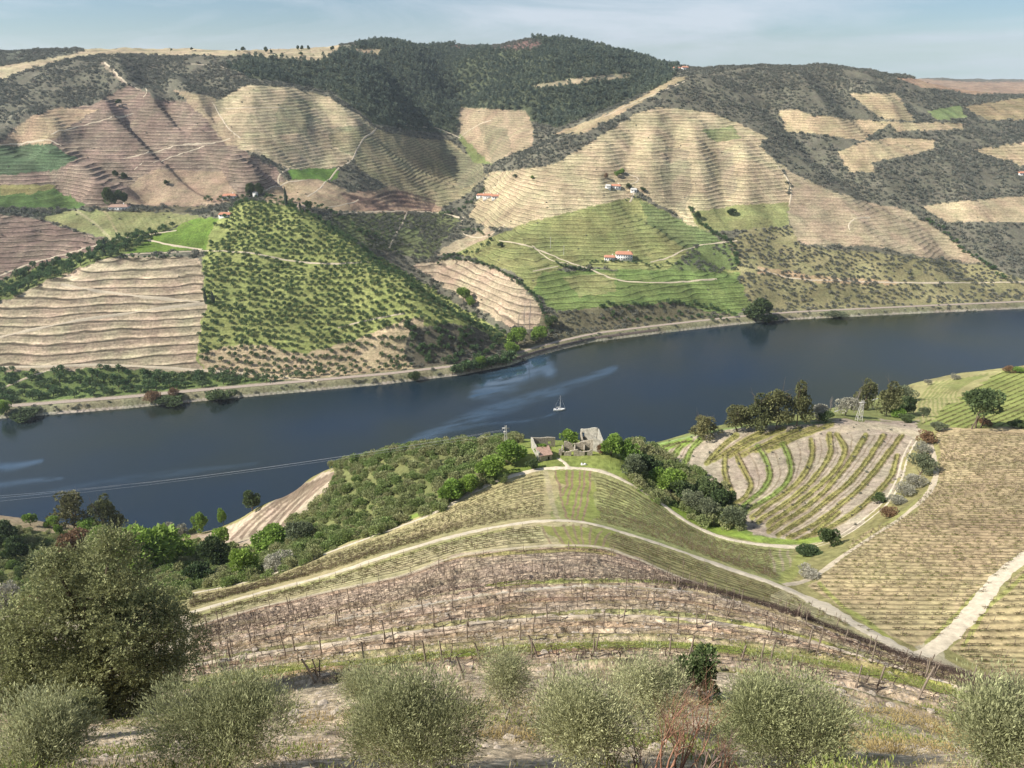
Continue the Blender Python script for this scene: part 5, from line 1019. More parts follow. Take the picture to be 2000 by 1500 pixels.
# ruin
def wall_parts(p0, p1, h, th, g, opens=(), jag=.3, z0=-.6, h2=None):
    p0 = np.array(p0, float); p1 = np.array(p1, float); Lw = np.linalg.norm(p1[:2] - p0[:2]); d = (p1[:2] - p0[:2]) / Lw; nrm = np.array([-d[1], d[0]]) * th / 2
    cuts = sorted(set([0.0, float(Lw)] + [float(x) for a in opens for x in a[:2]] + list(np.arange(.45, Lw - .2, .45)))); cuts = [c for i, c in enumerate(cuts) if i == 0 or c - cuts[i - 1] > .04]
    top = [(h if h2 is None else h + (h2 - h) * c / Lw) + jag * .5 * math.sin(c * 1.1 + jag * 9) + g.uniform(-jag, jag) * .25 for c in cuts]
    V, Qd = [], []
    def P3(c, z, side): xy = p0[:2] + d * c + nrm * side; V.append((xy[0], xy[1], p0[2] + (p1[2] - p0[2]) * c / Lw + z)); return len(V) - 1
    def quad(*q): Qd.append([P3(*x) for x in q])
    def spans(c):
        for (s0, s1, a_, b_) in opens:
            if s0 <= c <= s1: return ((z0, a_), (b_, None))
        return ((z0, None),)
    for i in range(len(cuts) - 1):
        a, b = cuts[i], cuts[i + 1]
        for lo, hi in spans((a + b) / 2):
            ha = top[i] if hi is None else hi; hb = top[i + 1] if hi is None else hi
            if hi is not None and hi - lo < .03: continue
            quad((a, lo, -1), (b, lo, -1), (b, hb, -1), (a, ha, -1)); quad((b, lo, 1), (a, lo, 1), (a, ha, 1), (b, hb, 1)); quad((a, ha, -1), (b, hb, -1), (b, hb, 1), (a, ha, 1))
            if lo > z0: quad((a, lo, 1), (b, lo, 1), (b, lo, -1), (a, lo, -1))
    for c, t_ in ((cuts[0], top[0]), (cuts[-1], top[-1])): quad((c, z0, -1), (c, z0, 1), (c, t_, 1), (c, t_, -1))
    for (s0, s1, a_, b_) in opens:
        for c in (s0, s1): quad((c, a_, -1), (c, a_, 1), (c, b_, 1), (c, b_, -1))
    return [(np.array(V), np.array(Qd))]
g = np.random.default_rng(5)
def at(px, py, y0=100, y1=300): return hit([px], [py], y0, y1)[0]
def rel(e, parts): v, q = join(parts); return v - np.array(e.location), None, q
A, B, C, D = at(1053,901), at(1038,873), at(1084,872), at(1078,898)
e = bpy.data.objects.new('ruined_house', None); S.collection.objects.link(e); e.location = tuple((A + C) / 2); tag(e, 'roofless left ruin with long pale wall and a back wall near the river crest', 'ruin')
link('side_wall', mk_mesh('side_wall', *rel(e, wall_parts(A, B, 3.0, .5, g, (), .25, h2=3.8)), mats=[M_GREYST]), e)
link('back_wall', mk_mesh('back_wall', *rel(e, wall_parts(B, C, 3.6, .5, g, ((5.6, 6.6, 1, 2.2),), .2)), mats=[M_STONE]), e)
A2, D2 = A + (.35, .1, 0), at(1077,897); n_ = np.array([-(D2-A2)[1], (D2-A2)[0]]); n_ = n_ / np.linalg.norm(n_) * 3.4
shed = bpy.data.objects.new('stone_shed', None); S.collection.objects.link(shed); shed.location = tuple(A2); tag(shed, 'small stone shed with weathered tile roof against the left ruin', 'shed')
Bk = A2 + (n_[0], n_[1], 0); Dk = D2 + (n_[0], n_[1], 0)
link('wall', mk_mesh('wall', *rel(shed, wall_parts(A2, D2, 1.7, .4, g, ((2.6, 3.3, -.6, 1.3),), .02) + wall_parts(D2, Dk, 1.9, .4, g, (), .02) + wall_parts(Bk, Dk, 2.6, .4, g, (), .02)), mats=[M_STONE]), shed)
zr = A2[2]; rv = np.array([(A2[0]-.2, A2[1]-.4, zr+1.85), (D2[0]+.4, D2[1]-.4, zr+1.85), (Dk[0]+.4, Dk[1]+.3, zr+3.0), (Bk[0]-.2, Bk[1]+.3, zr+3.0)]); rv = np.r_[rv, rv + (0, 0, .16)] - np.array(shed.location)
link('roof', mk_mesh('roof', rv, [(0,3,2,1),(4,5,6,7),(0,1,5,4),(1,2,6,5),(2,3,7,6),(3,0,4,7)], mats=[M_OLDT]), shed)
e = bpy.data.objects.new('ruined_house', None); S.collection.objects.link(e); A, B, C, D = at(1137,876), at(1176,885), at(1170,872), at(1140,866); C = B + (-1.0, 5.5, .2); D = A + (-.2, 5.0, .2)
e.location = tuple((A + C) / 2); tag(e, 'tall roofless right ruin with grey rendered walls and an empty window', 'ruin')
link('front_wall', mk_mesh('front_wall', *rel(e, wall_parts(A, A + (B - A) * .55, 3.2, .5, g, ((.7, 1.7, 1.2, 2.6),), .5, h2=4.2)), mats=[M_STONE]), e)
link('gable_wall', mk_mesh('gable_wall', *rel(e, wall_parts(A + (B - A) * .55, B, 5.2, .5, g, (), .12, h2=4.2)), mats=[M_GREYST]), e)
link('side_wall', mk_mesh('side_wall', *rel(e, wall_parts(B + (.1, .3, 0), C, 4.4, .5, g, (), .2, h2=6.0)), mats=[M_GREYST]), e)
link('back_wall', mk_mesh('back_wall', *rel(e, wall_parts(D, C + (-.3, 0, 0), 4.6, .5, g, ((.6, 1.6, 2.0, 3.6),), .3, h2=6.4)), mats=[M_GREYST]), e)
link('left_wall', mk_mesh('left_wall', *rel(e, wall_parts(A + (0, .3, 0), D + (0, -.3, 0), 3.4, .5, g, (), .4)), mats=[M_STONE]), e)
e = bpy.data.objects.new('ruined_wall', None); S.collection.objects.link(e); A, B = at(1091,889), at(1157,889); e.location = tuple(A); tag(e, 'low broken stone walls with doorways between the two ruins', 'ruin')
link('front_wall', mk_mesh('front_wall', *rel(e, wall_parts(A, B, 1.7, .5, g, ((1.0, 1.8, -.6, 1.2), (4.2, 5.0, -.6, 1.5), (8.6, 9.4, -.6, 1.5)), .9)), mats=[M_STONE]), e)
link('back_wall', mk_mesh('back_wall', *rel(e, wall_parts(A + (2.0, 4.5, .2), B + (-.5, 4.5, .2), 2.1, .5, g, ((3.0, 4.0, .5, 1.6),), .8)), mats=[M_STONE]), e)
for k, (s, dx) in enumerate(((.1, 0), (.45, .2), (.75, 0))): link('cross_wall', mk_mesh('cross_wall', *rel(e, wall_parts(A + (B - A) * s + (dx, .3, 0), A + (B - A) * s + (dx + .4, 4.2, .2), 1.8, .45, g, (), .7)), mats=[M_STONE]), e)
# white stone trough on the grass
p = at(1140, 908); bmv = [box(-.9, .9, -.35, .35, 0, .35), box(-.8, -.3, -.3, .3, .35, .6), box(.2, .7, -.3, .25, .35, .55)]
tag(link('stone_trough', mk_mesh('stone_trough', *M4(*join(bmv)), mats=[M_WHITE]), loc=p), 'small white stone block on the grass in front of the ruins', 'stone block')
# retaining wall under the railway at the bend
us = np.linspace(float(col_u(1003, 712)), float(col_u(1285, 652)), 90); Yf = fbank(us) + 2.2; vv = []
for dy, z in ((0, -1.0), (.5, 4.3), (1.5, 4.35), (1.5, -1.0)): vv.append(np.c_[us * (Yf + dy), Yf + dy, np.full(90, z)])
v = np.stack(vv, 1).reshape(-1, 3); i = (np.arange(89)[:, None] * 4 + np.arange(3)[None]).ravel()
tag(link('retaining_wall', mk_mesh('retaining_wall', v, quads=np.stack([i, i + 4, i + 5, i + 1], 1), mats=[simple('dark_masonry', (.17,.14,.12), .4, .8, .95, .5)])), 'dark masonry retaining wall under the railway bend', 'wall')
# ------------------------------------------------------------------ boat
def boat():
    t = float(row_t(801)); Y = H / t; X = float(col_u(1092, 801)) * Y; e = bpy.data.objects.new('sailing_boat', None); S.collection.objects.link(e); e.location = (X, Y, 0); e.rotation_euler = (0, 0, math.radians(8)); tag(e, 'white sailing boat with bare mast motoring on the river', 'sailing boat')
    xs = np.linspace(-4.5, 5.0, 15); hw = 1.45 * np.clip(1 - np.clip((xs - .3) / 4.75, 0, 1) ** 2.1, 0.015, 1) * np.interp(xs, [-4.5, -1], [.78, 1]); sheer = 1.0 + .35 * ((xs + .5) / 5) ** 2; rows = []
    for x, w, s in zip(xs, hw, sheer): rows.append([(x, -w * .02, -.45), (x, -w * .55, -.3), (x, -w * .92, .2), (x, -w, s), (x, -w * .86, s + .03), (x, 0, s + .10), (x, w * .86, s + .03), (x, w, s), (x, w * .92, .2), (x, w * .55, -.3), (x, w * .02, -.45)])
    v = np.array(rows).reshape(-1, 3); n = 11; f = [(a * n + b, a * n + b + 1, (a + 1) * n + b + 1, (a + 1) * n + b) for a in range(14) for b in range(n - 1)] + [tuple(range(n))]
    mw = simple('gelcoat', (.82,.82,.80), .06, 1, .35); mb = simple('navy_trim', (.03,.05,.12), .1, 1, .4); ml = simple('mast_alloy', (.7,.7,.7), .08, 2, .4)
    link('hull', mk_mesh('hull', v, f, mats=[mw], smooth=True), e)
    st = []
    for x, w, s in zip(xs, hw, sheer): st.append([(x, -w - .02, s - .28), (x, -w - .02, s - .12)])
    v2 = np.array(st).reshape(-1, 3); link('stripe', mk_mesh('stripe', v2, [(a*2, a*2+2, a*2+3, a*2+1) for a in range(14)], mats=[mb]), e)
    cx = np.linspace(-1.6, 2.6, 7); cw = np.array([.95,.95,.92,.85,.7,.5,.2]); ch = np.array([.62,.62,.58,.5,.42,.3,.05]) ; cv = []
    for x, w, h in zip(cx, cw, ch): cv.append([(x, -w, 1.05), (x, -w * .85, 1.1 + h), (x, w * .85, 1.1 + h), (x, w, 1.05)])
    cab = link('cabin', mk_mesh('cabin', np.array(cv).reshape(-1, 3), [(a*4+b, a*4+b+1, a*4+b+5, a*4+b+4) for a in range(6) for b in range(3)] + [(0,1,2,3)], mats=[mw]), e)
    for sd in (-1, 1): link('window', mk_mesh('window', *M4(*box(-1.0, 1.0, sd * .93 - .03, sd * .93 + .03, 1.25, 1.48)), mats=[mb]), cab)
    link('cockpit', mk_mesh('cockpit', *M4(*box(-3.9, -1.65, -.75, .75, 1.04, 1.16)), mats=[mb]), e)
    link('spray_hood', mk_mesh('spray_hood', np.array([(-1.7,-.9,1.1),(-1.7,.9,1.1),(-2.1,-.85,1.95),(-2.1,.85,1.95),(-.9,-.8,1.7),(-.9,.8,1.7)]), [(0,4,2),(1,3,5),(2,4,5,3),(0,1,5,4)], mats=[mb]), e)
    link('mast', mk_mesh('mast', *M4(*tube([(.8,0,1.4),(.8,0,7),(.8,0,13)], [.13,.12,.08], 6)), mats=[ml]), e)
    link('boom', mk_mesh('boom', *M4(*tube([(.8,0,2.5),(-2.8,0,2.6)], [.08,.08], 6)), mats=[ml]), e); link('furled_sail', mk_mesh('furled_sail', *M4(*tube([(.6,0,2.75),(-1,0,2.82),(-2.7,0,2.8)], [.2,.17,.1], 7)), mats=[simple('sailcloth', (.7,.7,.68), .1, 3, .9)]), e)
    link('rigging', mk_mesh('rigging', *M4(*join([tube([(.8,0,12.8),(5.0,0,1.35)], [.05,.05], 4), tube([(.8,0,12.9),(-4.4,0,1.3)], [.02,.02], 3), tube([(.8,0,9),(.6,1.4,1.1)], [.02,.02], 3), tube([(.8,0,9),(.6,-1.4,1.1)], [.02,.02], 3), tube([(.8,-1.0,6.5),(.8,1.0,6.5)], [.03,.03], 4)])), mats=[ml]), e)
    link('railing', mk_mesh('railing', *M4(*join([tube([(x, s * 1.2, 1.0), (x, s * 1.2, 1.75)], [.02,.02], 3) for x in (-4.2,-2.4,-.4,1.5) for s in (-1,1)] + [tube([(-4.3, s * 1.15, 1.7),(0, s * 1.3, 1.7),(4.7, s * .1, 1.9)], [.02]*3, 3) for s in (-1,1)])), mats=[ml]), e)
boat()
# ------------------------------------------------------------------ pylons, poles, wires
def pylon(px, py, hm, w, name, label, arms, y0=100, y1=420, mat=M_CONC):
    p = hit([px], [py], y0, y1)[0]; e = bpy.data.objects.new(name, None); S.collection.objects.link(e); e.location = p; tag(e, label, 'pylon'); parts = []
    for sx in (-1, 1):
        for sy in (-1, 1): parts.append(tube([(sx*w, sy*w, -.5), (sx*w*.35, sy*w*.35, hm)], [.09,.07], 4))
    n = int(hm / 1.1); 
    for k in range(n):
        a = k / n; b = (k + 1) / n; wa = w * (1 - .65 * a); wb = w * (1 - .65 * b); s = 1 if k % 2 else -1
        for sy in (-1, 1): parts.append(tube([(-s*wa, sy*wa, a*hm), (s*wb, sy*wb, b*hm)], [.06,.06], 4)); parts.append(tube([(sy*wa, -s*wa, a*hm), (sy*wb, s*wb, b*hm)], [.06,.06], 4))
    link('mast', mk_mesh('mast', *M4(*join(parts)), mats=[mat]), e)
    for z, l in arms:
        link('crossarm', mk_mesh('crossarm', *M4(*box(-l, l, -.09, .09, z - .12, z + .12)), mats=[mat]), e)
        link('insulator', mk_mesh('insulator', *M4(*join([tube([(s*l*.9, 0, z-.12), (s*l*.9, 0, z-.55)], [.09,.09], 5) for s in (-1,1)])), mats=[M_BROWNST]), e)
    return p
p1 = pylon(988, 880, 9.5, .62, 'power_pylon', 'pale lattice power pylon on the scrubby crest left of the ruins', ((8.6,1.2),(7.2,.8)))
p2 = pylon(1677, 822, 8.6, .95, 'power_pylon', 'white tapering lattice pylon in front of the eucalyptus on the right', ((7.6,1.3),))
for px, py, hm, lb in ((1075,485,13,'thin pale pole on the green slope, left of two'),(1101,498,11,'thin pale pole on the green slope, right of two')):
    p = hit([px], [py], 480, 2000)[0]; e = bpy.data.objects.new('utility_pole', None); S.collection.objects.link(e); e.location = p; tag(e, lb, 'pole'); link('shaft', mk_mesh('shaft', *M4(*tube([(0,0,-1),(0,0,hm)], [.3,.2], 6)), mats=[M_CONC]), e); link('crossarm', mk_mesh('crossarm', *M4(*box(-1,1,-.1,.1,hm-.8,hm-.5)), mats=[M_CONC]), e)
M_WIRE = simple('wire', (.35,.36,.38), .1, 1, .5)
def wire(a, b, sag, r=.022, label=''):
    a = np.array(a); b = np.array(b); f = np.linspace(0, 1, 40)[:, None]; q = a + (b - a) * f; q[:, 2] -= (4 * sag * f * (1 - f))[:, 0]; tag(link('power_line', mk_mesh('power_line', *M4(*tube(q, np.full(40, r), 4)), mats=[M_WIRE])), label, 'power line', 'power lines from the pylon over the river bank')
for k, (z, s, py) in enumerate(((8.6,-1.1,966),(8.6,1.1,974),(7.2,0,984))):
    u = float(col_u(-220, py + 14)); Yw = 300; wire((p1[0] + s, p1[1], p1[2] + z - .6), (u * Yw, Yw, H - float(row_t(py + 14)) * Yw), 5 - k, label=('uppermost','middle','lowest')[k] + ' of three thin pale power lines left of the crest pylon')
print('buildings', round(time.time() - T0, 1))

# ------------------------------------------------------------------ vine rows
def interp_line(pts): a = np.array(pts, float); return lambda x: np.interp(x, a[:, 0], a[:, 1])
def rows(A, Bq, x0, x1, spacing, plant, xc, y0=8, y1=300, cls=None, jit=.12):
    fa, fb_ = interp_line(A), interp_line(Bq); k0 = [v for v in FAM.values() if v[0] == A and v[1] == Bq][0]; fs, d, spacing = k0[2], k0[3], k0[4]
    n = int(d[-1] / spacing); out = []
    for k in range(n):
        f = np.interp((k + .5) * spacing, d, fs); xs = np.arange(x0, x1, 5.0); ys = fa(xs) * (1 - f) + fb_(xs) * f; q = hit(xs, ys, y0, y1); ok = ~np.isnan(q[:, 0]); q = q[ok]
        if len(q) < 3: continue
        q[1:-1] = (q[:-2] + q[1:-1] * 2 + q[2:]) / 4
        s = np.r_[0, np.cumsum(np.minimum(np.linalg.norm(np.diff(q[:, :2], axis=0), axis=1), 8))]; m = np.arange(G.uniform(0, plant), s[-1], plant); m = m + G.uniform(-.3, .3, len(m)) * plant; m = m[G.uniform(size=len(m)) > .2]; X = np.interp(m, s, q[:, 0]) + G.normal(size=len(m)) * jit; Y = np.interp(m, s, q[:, 1]) + G.normal(size=len(m)) * jit
        if len(m) < 2: continue
        ang = np.arctan2(np.gradient(Y), np.gradient(X)); ang = np.arctan2(np.interp(m, s, np.gradient(q[:, 1], s + np.arange(len(s)) * 1e-6)), np.interp(m, s, np.gradient(q[:, 0], s + np.arange(len(s)) * 1e-6)))
        e_ = .6; pit = -np.arctan2(zlook(X + e_ * np.cos(ang), Y + e_ * np.sin(ang)) - zlook(X - e_ * np.cos(ang), Y - e_ * np.sin(ang)), 2 * e_); P_ = np.c_[X, Y, zlook(X, Y), ang, np.full(len(m), k), pit]
        if cls is not None: P_ = P_[np.isin(clsat(P_[:, 0], P_[:, 1]), cls)]
        out.append(P_)
    return np.concatenate(out) if out else np.zeros((0, 6))
def vine_mesh(g, fine):
    w = [tube([(0,0,-.1),(g.normal()*.08,g.normal()*.04,.22),(g.normal()*.05,0,.47)], [.032,.024,.018], 5 if fine else 4)]
    for s in (-1, 1):
        w.append(tube([(0,0,.45),(s*.3,g.normal()*.05,.52+g.normal()*.06),(s*.75,g.normal()*.06,.5+g.normal()*.08)], [.020,.017,.010], 3))
        for k in range(3 if fine else 2): x = s * g.uniform(.1,.6); w.append(tube([(x,0,.6),(x+g.normal()*.12,g.normal()*.12,.62+g.uniform(0,.2))], [.012,.006], 3))
    v, q = join(w); return mk_mesh('grapevine', v, quads=q, mats=[M_VINE])
P_VINE = [vine_mesh(np.random.default_rng(900 + k), True) for k in range(6)]
def row_vine(g, mat):   # far field vine: clump of canes and weeds along the row
    w = [tube([(0,0,-.1),(0,0,.4)], [.04,.03], 4)] + [tube([(0,0,.4),(s*.62,g.normal()*.06,.45)], [.07,.05], 3) for s in (-1,1)]
    for k in range(2): x = g.uniform(-.5,.5); w.append(tube([(x,g.normal()*.1,.4),(x+g.normal()*.1,g.normal()*.1,.75)], [.025,.012], 3))
    v, q = join(w); return mk_mesh('row_vine', v, quads=q, mats=[mat])
M_VINE2 = simple('pruned_vine', (.13,.10,.06), .3, 5, .95); P_ROWV = [row_vine(np.random.default_rng(950 + k), M_VINE2) for k in range(4)]
M_TUFT = leaf_mat('row_weeds', (.17,.21,.06), (.30,.28,.13)); P_TUFT = [leafmesh('weeds', [leaves(np.random.default_rng(970 + k), np.random.default_rng(970 + k).normal(size=(40, 3)) * (.35,.15,.02) + (0,0,.02), .3, .07, np.array([[0,0,1.2]]), .6)], M_TUFT) for k in range(4)]
def rowstuff(name, label, cat, R, meshes, s0, s1, keepp=1.0):
    R = R[inframe(R[:, :3], 150)]; R = R[G.uniform(size=len(R)) < keepp]; n = len(R); s = G.uniform(s0, s1, n)
    return stuff(name, label, cat, R[:, :3], np.c_[s, s, s], np.c_[0 * s, R[:, 5], R[:, 3]], G.integers(0, len(meshes), n), meshes)
def poststuff(name, label, R, step, h0, mat, rad=.05, off=0):
    m = R[(np.arange(len(R)) % step) == off]; me = [mk_mesh('post', *M4(*tube([(0,0,-.3),(0,0,h0 * s)], [rad, rad * .8], 5)), mats=[mat]) for s in (.9, 1.0, 1.12)]
    m = m[inframe(m[:, :3], 80)]; n = len(m); return stuff(name, label, 'posts', m[:, :3], np.ones((n, 3)), np.c_[G.normal(size=n) * .05, G.normal(size=n) * .05, G.uniform(0, 6, n)], G.integers(0, 3, n), me)
r0a = road0[:17]; left = [p for p in road0 if p[0] <= 1560]
R1 = rows([(a, b + 8) for a, b in left], [(a, b - 8) for a, b in road1[:13]], 370, 1520, 2.5, 1.15, 1000, 60, 300, [FIELD])
R1 = R1[~((project(R1[:, 0], R1[:, 1], R1[:, 2])[0] > 1062) & (project(R1[:, 0], R1[:, 1], R1[:, 2])[0] < 1165))]
R2 = rows([(a, b + 9) for a, b in road1[:15]], [(a, b - 5) for a, b in band2[:13]], 370, 1760, 2.5, 1.15, 1000, 40, 300, [FIELD])
x_, _, _ = project(R2[:, 0], R2[:, 1], R2[:, 2]); R2 = R2[~((x_ > 1055) & (x_ < 1195)) & ((x_ < 1380) | (G.uniform(size=len(R2)) < .3))]
topR = [(1560,1132),(1590,1120),(1640,1078),(1700,1032),(1790,985),(1830,930),(1826,862),(1860,842),(2000,848),(2150,852)]
R3 = rows([(1560,826),(1850,840),(2200,850)], [(1560,1262),(1850,1262),(2200,1262)], 1570, 2150, 2.5, 1.15, 1850, 60, 300, [FIELDR])
R4 = rows([(1820,1080),(2200,1040)], [(1820,1370),(2200,1400)], 1830, 2150, 2.4, 1.2, 1990, 30, 300, [28])
rowsall = np.concatenate([R1, R2, R3, R4])
rowstuff('field_vines', 'rows of bare low vines on the smooth vineyard fields', 'vines', rowsall, P_ROWV, .75, 1.05)
rowstuff('row_weeds', 'weeds growing along the vine rows', 'weeds', rowsall, P_TUFT, .6, 1.0, .5)
poststuff('field_posts', 'thin pale stakes along the distant vine rows', rowsall, 5, 1.35, M_POST, .045)
# far right vineyard rows climb diagonally; striped field carries two rows of vines on each bench
rr = []
for k in range(34):
    b0 = 735 + k * 8.5; xs = np.arange(1790, 2120, 6.0); q = hit(xs, b0 - (xs - 1800) * .42 + 60, 180, 460); ok = ~np.isnan(q[:, 0]); q = q[ok]
    if len(q) > 3:
        s = np.r_[0, np.cumsum(np.linalg.norm(np.diff(q[:, :2], axis=0), axis=1))]; m = np.arange(0, s[-1], 1.3); X = np.interp(m, s, q[:, 0]); Y = np.interp(m, s, q[:, 1]); an = np.interp(m, s, np.arctan2(np.gradient(q[:, 1]), np.gradient(q[:, 0]))); a = np.c_[X, Y, zlook(X, Y), an, m * 0 + k]; rr.append(a[np.isin(clsat(X, Y), [27])])
for s_ in stripes:
    for o_ in (-4.2, 4.6):
        pl = smooth_poly([(a + o_, b + abs(o_) * .1) for a, b in s_], 4); q = hit(pl[:, 0], pl[:, 1], 150, 330); q = q[~np.isnan(q[:, 0])]
        if len(q) > 3:
            s = np.r_[0, np.cumsum(np.linalg.norm(np.diff(q[:, :2], axis=0), axis=1))]; m = np.arange(0, s[-1], 1.2); X = np.interp(m, s, q[:, 0]); Y = np.interp(m, s, q[:, 1]); an = np.interp(m, s, np.arctan2(np.gradient(q[:, 1]), np.gradient(q[:, 0]))); rr.append(np.c_[X, Y, zlook(X, Y), an, m * 0])
rr = np.concatenate(rr); rr = np.c_[rr, rr[:, 3] * 0]; rowstuff('bench_vines', 'lines of small vines along the striped field and the far right vineyard', 'vines', rr, P_ROWV, .7, 1.05); rowstuff('bench_weeds', 'green weeds along the benches', 'weeds', rr, P_TUFT, .8, 1.6, .6)
# small dark tufts on the banks of the striped field
pq = sample([STR4], 160, 280, 5.5, G, .9); pq = pq[G.uniform(size=len(pq)) < .45]; scatter('bench_tufts', 'small dark tufts on the pale banks of the striped field', 'tufts', pq, P_MAQ, .25, .6, G)
# foreground rows with individual vines and stakes
RF = np.concatenate([rows([(a, b + 4) for a, b in band2], [(a, b - 3) for a, b in band3], 385, 2000, 2.5, 1.25, 1100, 20, 200, [STONY]),
                     rows([(a, b + 4) for a, b in band3], [(a, b - 6) for a, b in strip4], 385, 2000, 3.2, 1.25, 1100, 15, 200, [STONY]) + [0, 0, 0, 0, 50, 0],
                     rows([(a, b + 7) for a, b in strip4], bottom5, 600, 2000, 2.6, 1.25, 1500, 12, 200, [STONY]) + [0, 0, 0, 0, 90, 0]])
def solo(name, label, cat, group, R, meshes, s0, s1, tilt=0.0, limit=300, stuffname='', stufflabel='', randrot=False):
    x, y, d = project(R[:, 0], R[:, 1], R[:, 2]); vis = (x > 0) & (x < 2000) & (y > 0) & (y < 1500) & visible(R[:, :3], 1.0); R = R[inframe(R[:, :3], 100) | vis]
    x, y, d = project(R[:, 0], R[:, 1], R[:, 2]); vis = (x > 0) & (x < 2000) & (y > 0) & (y < 1500) & visible(R[:, :3], 1.0)
    n = len(R); s = G.uniform(s0, s1, n); tl = G.normal(size=(n, 2)) * tilt; tl[:, 1] += 0 if randrot else R[:, 5]; ix = G.integers(0, len(meshes), n); o_ = np.argsort(np.where(vis, d, 1e9))[:limit]; o_ = o_[vis[o_]]; sx_ = np.sort(x[o_]); sy_ = np.sort(y[o_]); rz = G.uniform(0, 6, n) if randrot else R[:, 3]
    for i in o_:
        o = bpy.data.objects.new(name, meshes[ix[i]]); S.collection.objects.link(o); o.location = R[i, :3]; o.scale = (s[i],) * 3; o.rotation_euler = (tl[i, 0], tl[i, 1], rz[i]); tag(o, placed(label, x[i], y[i], sx_, sy_), cat, group)
    rest = np.setdiff1d(np.arange(n), o_)
    if len(rest): stuff(stuffname, stufflabel, cat, R[rest, :3], np.repeat(s[rest, None], 3, 1), np.c_[tl, rz][rest], ix[rest], meshes)
solo('grapevine', 'dark pruned grapevine in the stony foreground vineyard', 'grapevine', 'vines of the stony foreground vineyard', RF, P_VINE, .9, 1.35, .06, 300, 'vine_mass', 'further pruned vines of the stony vineyard')
P_STAKE = [mk_mesh('vine_stake', *M4(*tube([(0,0,-.4),(g.normal()*.02,g.normal()*.02,h*.5),(g.normal()*.03,g.normal()*.03,h)], [r, r*.95, r*.85], 6)), mats=[M_POST]) for h, r in ((1.7,.055),(1.9,.06),(1.45,.045),(2.1,.065))]
xr_, _, _ = project(RF[:, 0], RF[:, 1], RF[:, 2]); RF = RF[((xr_ < 1700) | (G.uniform(size=len(RF)) < .45)) & ((xr_ < 1380) | (RF[:, 4] >= 50) | (G.uniform(size=len(RF)) < .3))]
PF = []
for k in np.unique(RF[:, 4]): q = RF[RF[:, 4] == k]; o_ = int(G.integers(0, 3)); PF.append(q[o_::5])
PF = np.concatenate(PF); solo('vine_stake', 'weathered wooden stake in the stony foreground vineyard', 'stake', 'stakes of the stony foreground vineyard', PF, P_STAKE, .8, 1.15, .05, 300, 'stake_mass', 'further stakes of the stony vineyard', True)
# the conspicuous end posts
def post(px, py, top, name, label, r=.07, mat=None):
    p = hit([px], [py], 10, 200)[0]; _, _, d = project(*p); dx = (top[0] - px) * d / FPX; h = (py - top[1]) * d / FPX / .72
    e = link(name, mk_mesh(name, *M4(*tube([(0,0,-.3),(dx*.5,0,h*.5),(dx,0,h)], [r, r*.95, r*.9], 7)), mats=[mat or M_POST]), loc=p); tag(e, label, 'post')
for a in (((618,1332),(596,1290),'dark post leaning left beside the shaded bank'),((908,1327),(893,1285),'post leaning left at the broken end of a vine row'),((940,1290),(928,1258),'leaning post left of the row junction'),((1052,1282),(1032,1244),'pale post leaning left above the small olive'),
          ((1792,1365),(1806,1305),'tall dark end post on the right below the road'),((1448,1290),(1452,1262),'stake on the green strip right of centre'),((1082,1332),(1081,1295),'pale stake just behind the middle olives'),((833,1297),(828,1255),'dark straight post left of centre on the green strip'),((1703,1290),(1702,1255),'pale double post near the lower road'),((1900,1335),(1896,1300),'pale post below the lower road end')):
    post(a[0][0], a[0][1], a[1], 'end_post', a[2])
print('vines', len(rowsall), len(RF), len(PF), round(time.time() - T0, 1))

# ------------------------------------------------------------------ foreground trees
def sprigs(g, centers, dirs, ln, nl, leaf, wd, lc=None, up=.6, jit=.35):
    n = len(centers); t = g.uniform(0, 1, (n, nl)); pos = centers[:, None] + dirs[:, None] * (t[..., None] * ln) + g.normal(size=(n, nl, 3)) * ln * .06
    ax = np.repeat(dirs[:, None], nl, 1).reshape(-1, 3); l = np.repeat(lc if lc is not None else np.ones(n), nl); return leaves(g, pos.reshape(-1, 3), leaf, wd, ax, jit + .3, l, (.5, 1.6) if wd < .03 else (.6, 1.4))
def bigcrown(g, R, z0, nb, nsp, ln, nl, leaf, wd, up=.5, low=-.4, rad=(.20,.42), rr=(.4,.92)):
    d = rdir(g, nb); d[:, 2] = np.where(d[:, 2] < low, -d[:, 2], d[:, 2]); c = d * g.uniform(*rr, (nb, 1)) * np.array(R) + np.array([0, 0, z0]); rd = g.uniform(*rad, nb); k = g.choice(nb, nsp, p=rd ** 2 / (rd ** 2).sum())
    dd = rdir(g, nsp); pos = c[k] + dd * (g.uniform(.35, 1, (nsp, 1)) ** .45 * rd[k, None]) * np.array(R); dr = unit(dd + np.array([0, 0, up]) + g.normal(size=(nsp, 3)) * .3); pos[:, 2] = np.maximum(pos[:, 2], .03); lc = g.uniform(.62, 1.4, nb)[k]
    return sprigs(g, pos, dr, ln, nl, leaf, wd, lc), c
